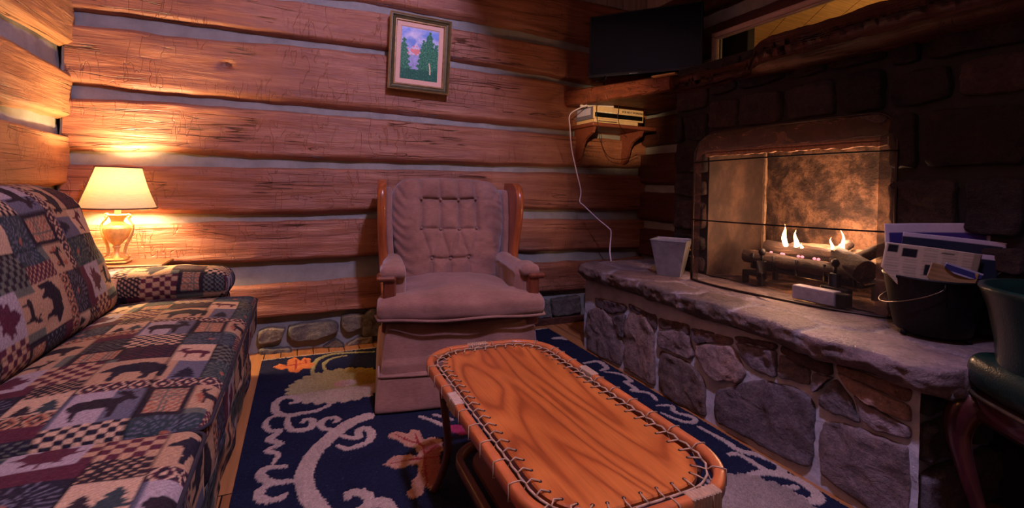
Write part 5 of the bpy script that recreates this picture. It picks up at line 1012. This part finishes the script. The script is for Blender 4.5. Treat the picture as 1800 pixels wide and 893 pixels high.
bc = k3(960, 890); bloom(bc[0], bc[1], .17, .17, ivory * .85, ivory * .6, 22); stroke([(-20, 95), (20, 92), (40, 100)], .05, ivory, k3); bloom(1.15, 2.62, .12, .12, ivory * .8, gold * .7, 16)
sp_ = np.array([[noise.noise(Vector((a * 9, b * 9, 1))) for b in ys[::6]] for a in xs[::6]]); sp_ = np.kron(sp_, np.ones((6, 6)))[:X.shape[0], :X.shape[1]]
Cr = Cr * (1 + .16 * sp_ + .10 * RNG.normal(0, 1, X.shape))[..., None].clip(.4, 1.8)
Zr = RZ + Hh + .0012 * RNG.normal(0, 1, X.shape)
V = np.stack([X.ravel(), Y.ravel(), Zr.ravel()], 1); Fq = grid_faces(nxr + 1, nyr + 1)
rg = obj('rug', mesh(V, Fq, np.clip(Cr.reshape(-1, 3), 0, 1)), vcol('wool_pile', .98, .6, 420, sheen=.0, spec=.05, var=.3, vscale=300)); tag(rg, 'navy wool rug with ivory scrolls and leafy flowers on the plank floor', 'rug')
mb = MB(); mb.box((RX0, RY0, .0), (RX1, RY1, RZ - .002)); mb.build('backing', simple('rug_backing', (40, 40, 60), .95), rg)
mb = MB(); x = RX0
while x < RX1: mb.tube([(x, RY1 - .004, .010), (x + .002 * random.random(), RY1 + .012, .010), (x + .006 * (random.random() - .5), RY1 + .03 + .008 * random.random(), .003)], .0022, 5); x += .0065
tag(mb.build('fringe', simple('ivory_fringe', (184, 160, 128), .95), rg, smooth=True), kind='stuff')
# ---------------------------------------------------------------- light
def light(name, typ, loc, e, col, size=.1, rot=None, spot=None, blend=.5):
    d = bpy.data.lights.new(name, typ); d.energy = e; d.color = col
    if typ in ('POINT', 'SPOT'): d.shadow_soft_size = size
    if typ == 'AREA': d.size = size
    if spot: d.spot_size = math.radians(spot); d.spot_blend = blend
    o = bpy.data.objects.new(name, d); COL.objects.link(o); o.location = loc
    if rot is not None: o.rotation_euler = (Vector(rot) - Vector(loc)).to_track_quat('-Z', 'Y').to_euler()
    return o
COOL = (.57, .51, 1.0)
light('bulb_light', 'POINT', (LXY[0], LXY[1], .606 + .40), 105, (1, .68, .36), .05)
light('ceiling_light', 'POINT', (.65, .5, 2.95), 225, COOL, .07)
mb = MB(); mb.box((.80, -.4, 2.67), (1.0, 3.15, 3.2), b=.02); tag(mb.build('shade_joist', M['beam']), kind='structure', label='unseen joist added to shade the fireplace side')  # unseen joist added to keep the ceiling light off chimney and corner
light('fire_light', 'POINT', (2.243, 1.63, .85), 8, (1, .52, .29), .06)
light('fire_light', 'POINT', (2.36, 1.40, .84), 20, (1, .52, .29), .05)
light('recorder_fill', 'SPOT', (-.4, -.2, 1.6), 520, (1, .66, .38), .04, rot=(2.16, 2.95, 1.60), spot=11, blend=.8)  # unseen warm spot added to brighten the video recorder
light('ember_light', 'POINT', (2.27, 1.50, .60), .5, (1, .4, .14), .02)
light('room_lamp', 'POINT', (-.85, -.35, 1.75), 6, (1, .60, .32), .12)
light('loft_light', 'POINT', (3.6, 1.6, 1.75), 9, (1, .62, .3), .1)
wld = bpy.data.worlds.new('world'); S.world = wld; wld.use_nodes = True; wld.node_tree.nodes['Background'].inputs[0].default_value = (.30, .22, .42, 1); wld.node_tree.nodes['Background'].inputs[1].default_value = .04
S.view_settings.view_transform = 'Standard'; S.view_settings.look = 'None'; S.view_settings.exposure = 0; S.view_settings.gamma = 1; S.view_settings.use_curve_mapping = False
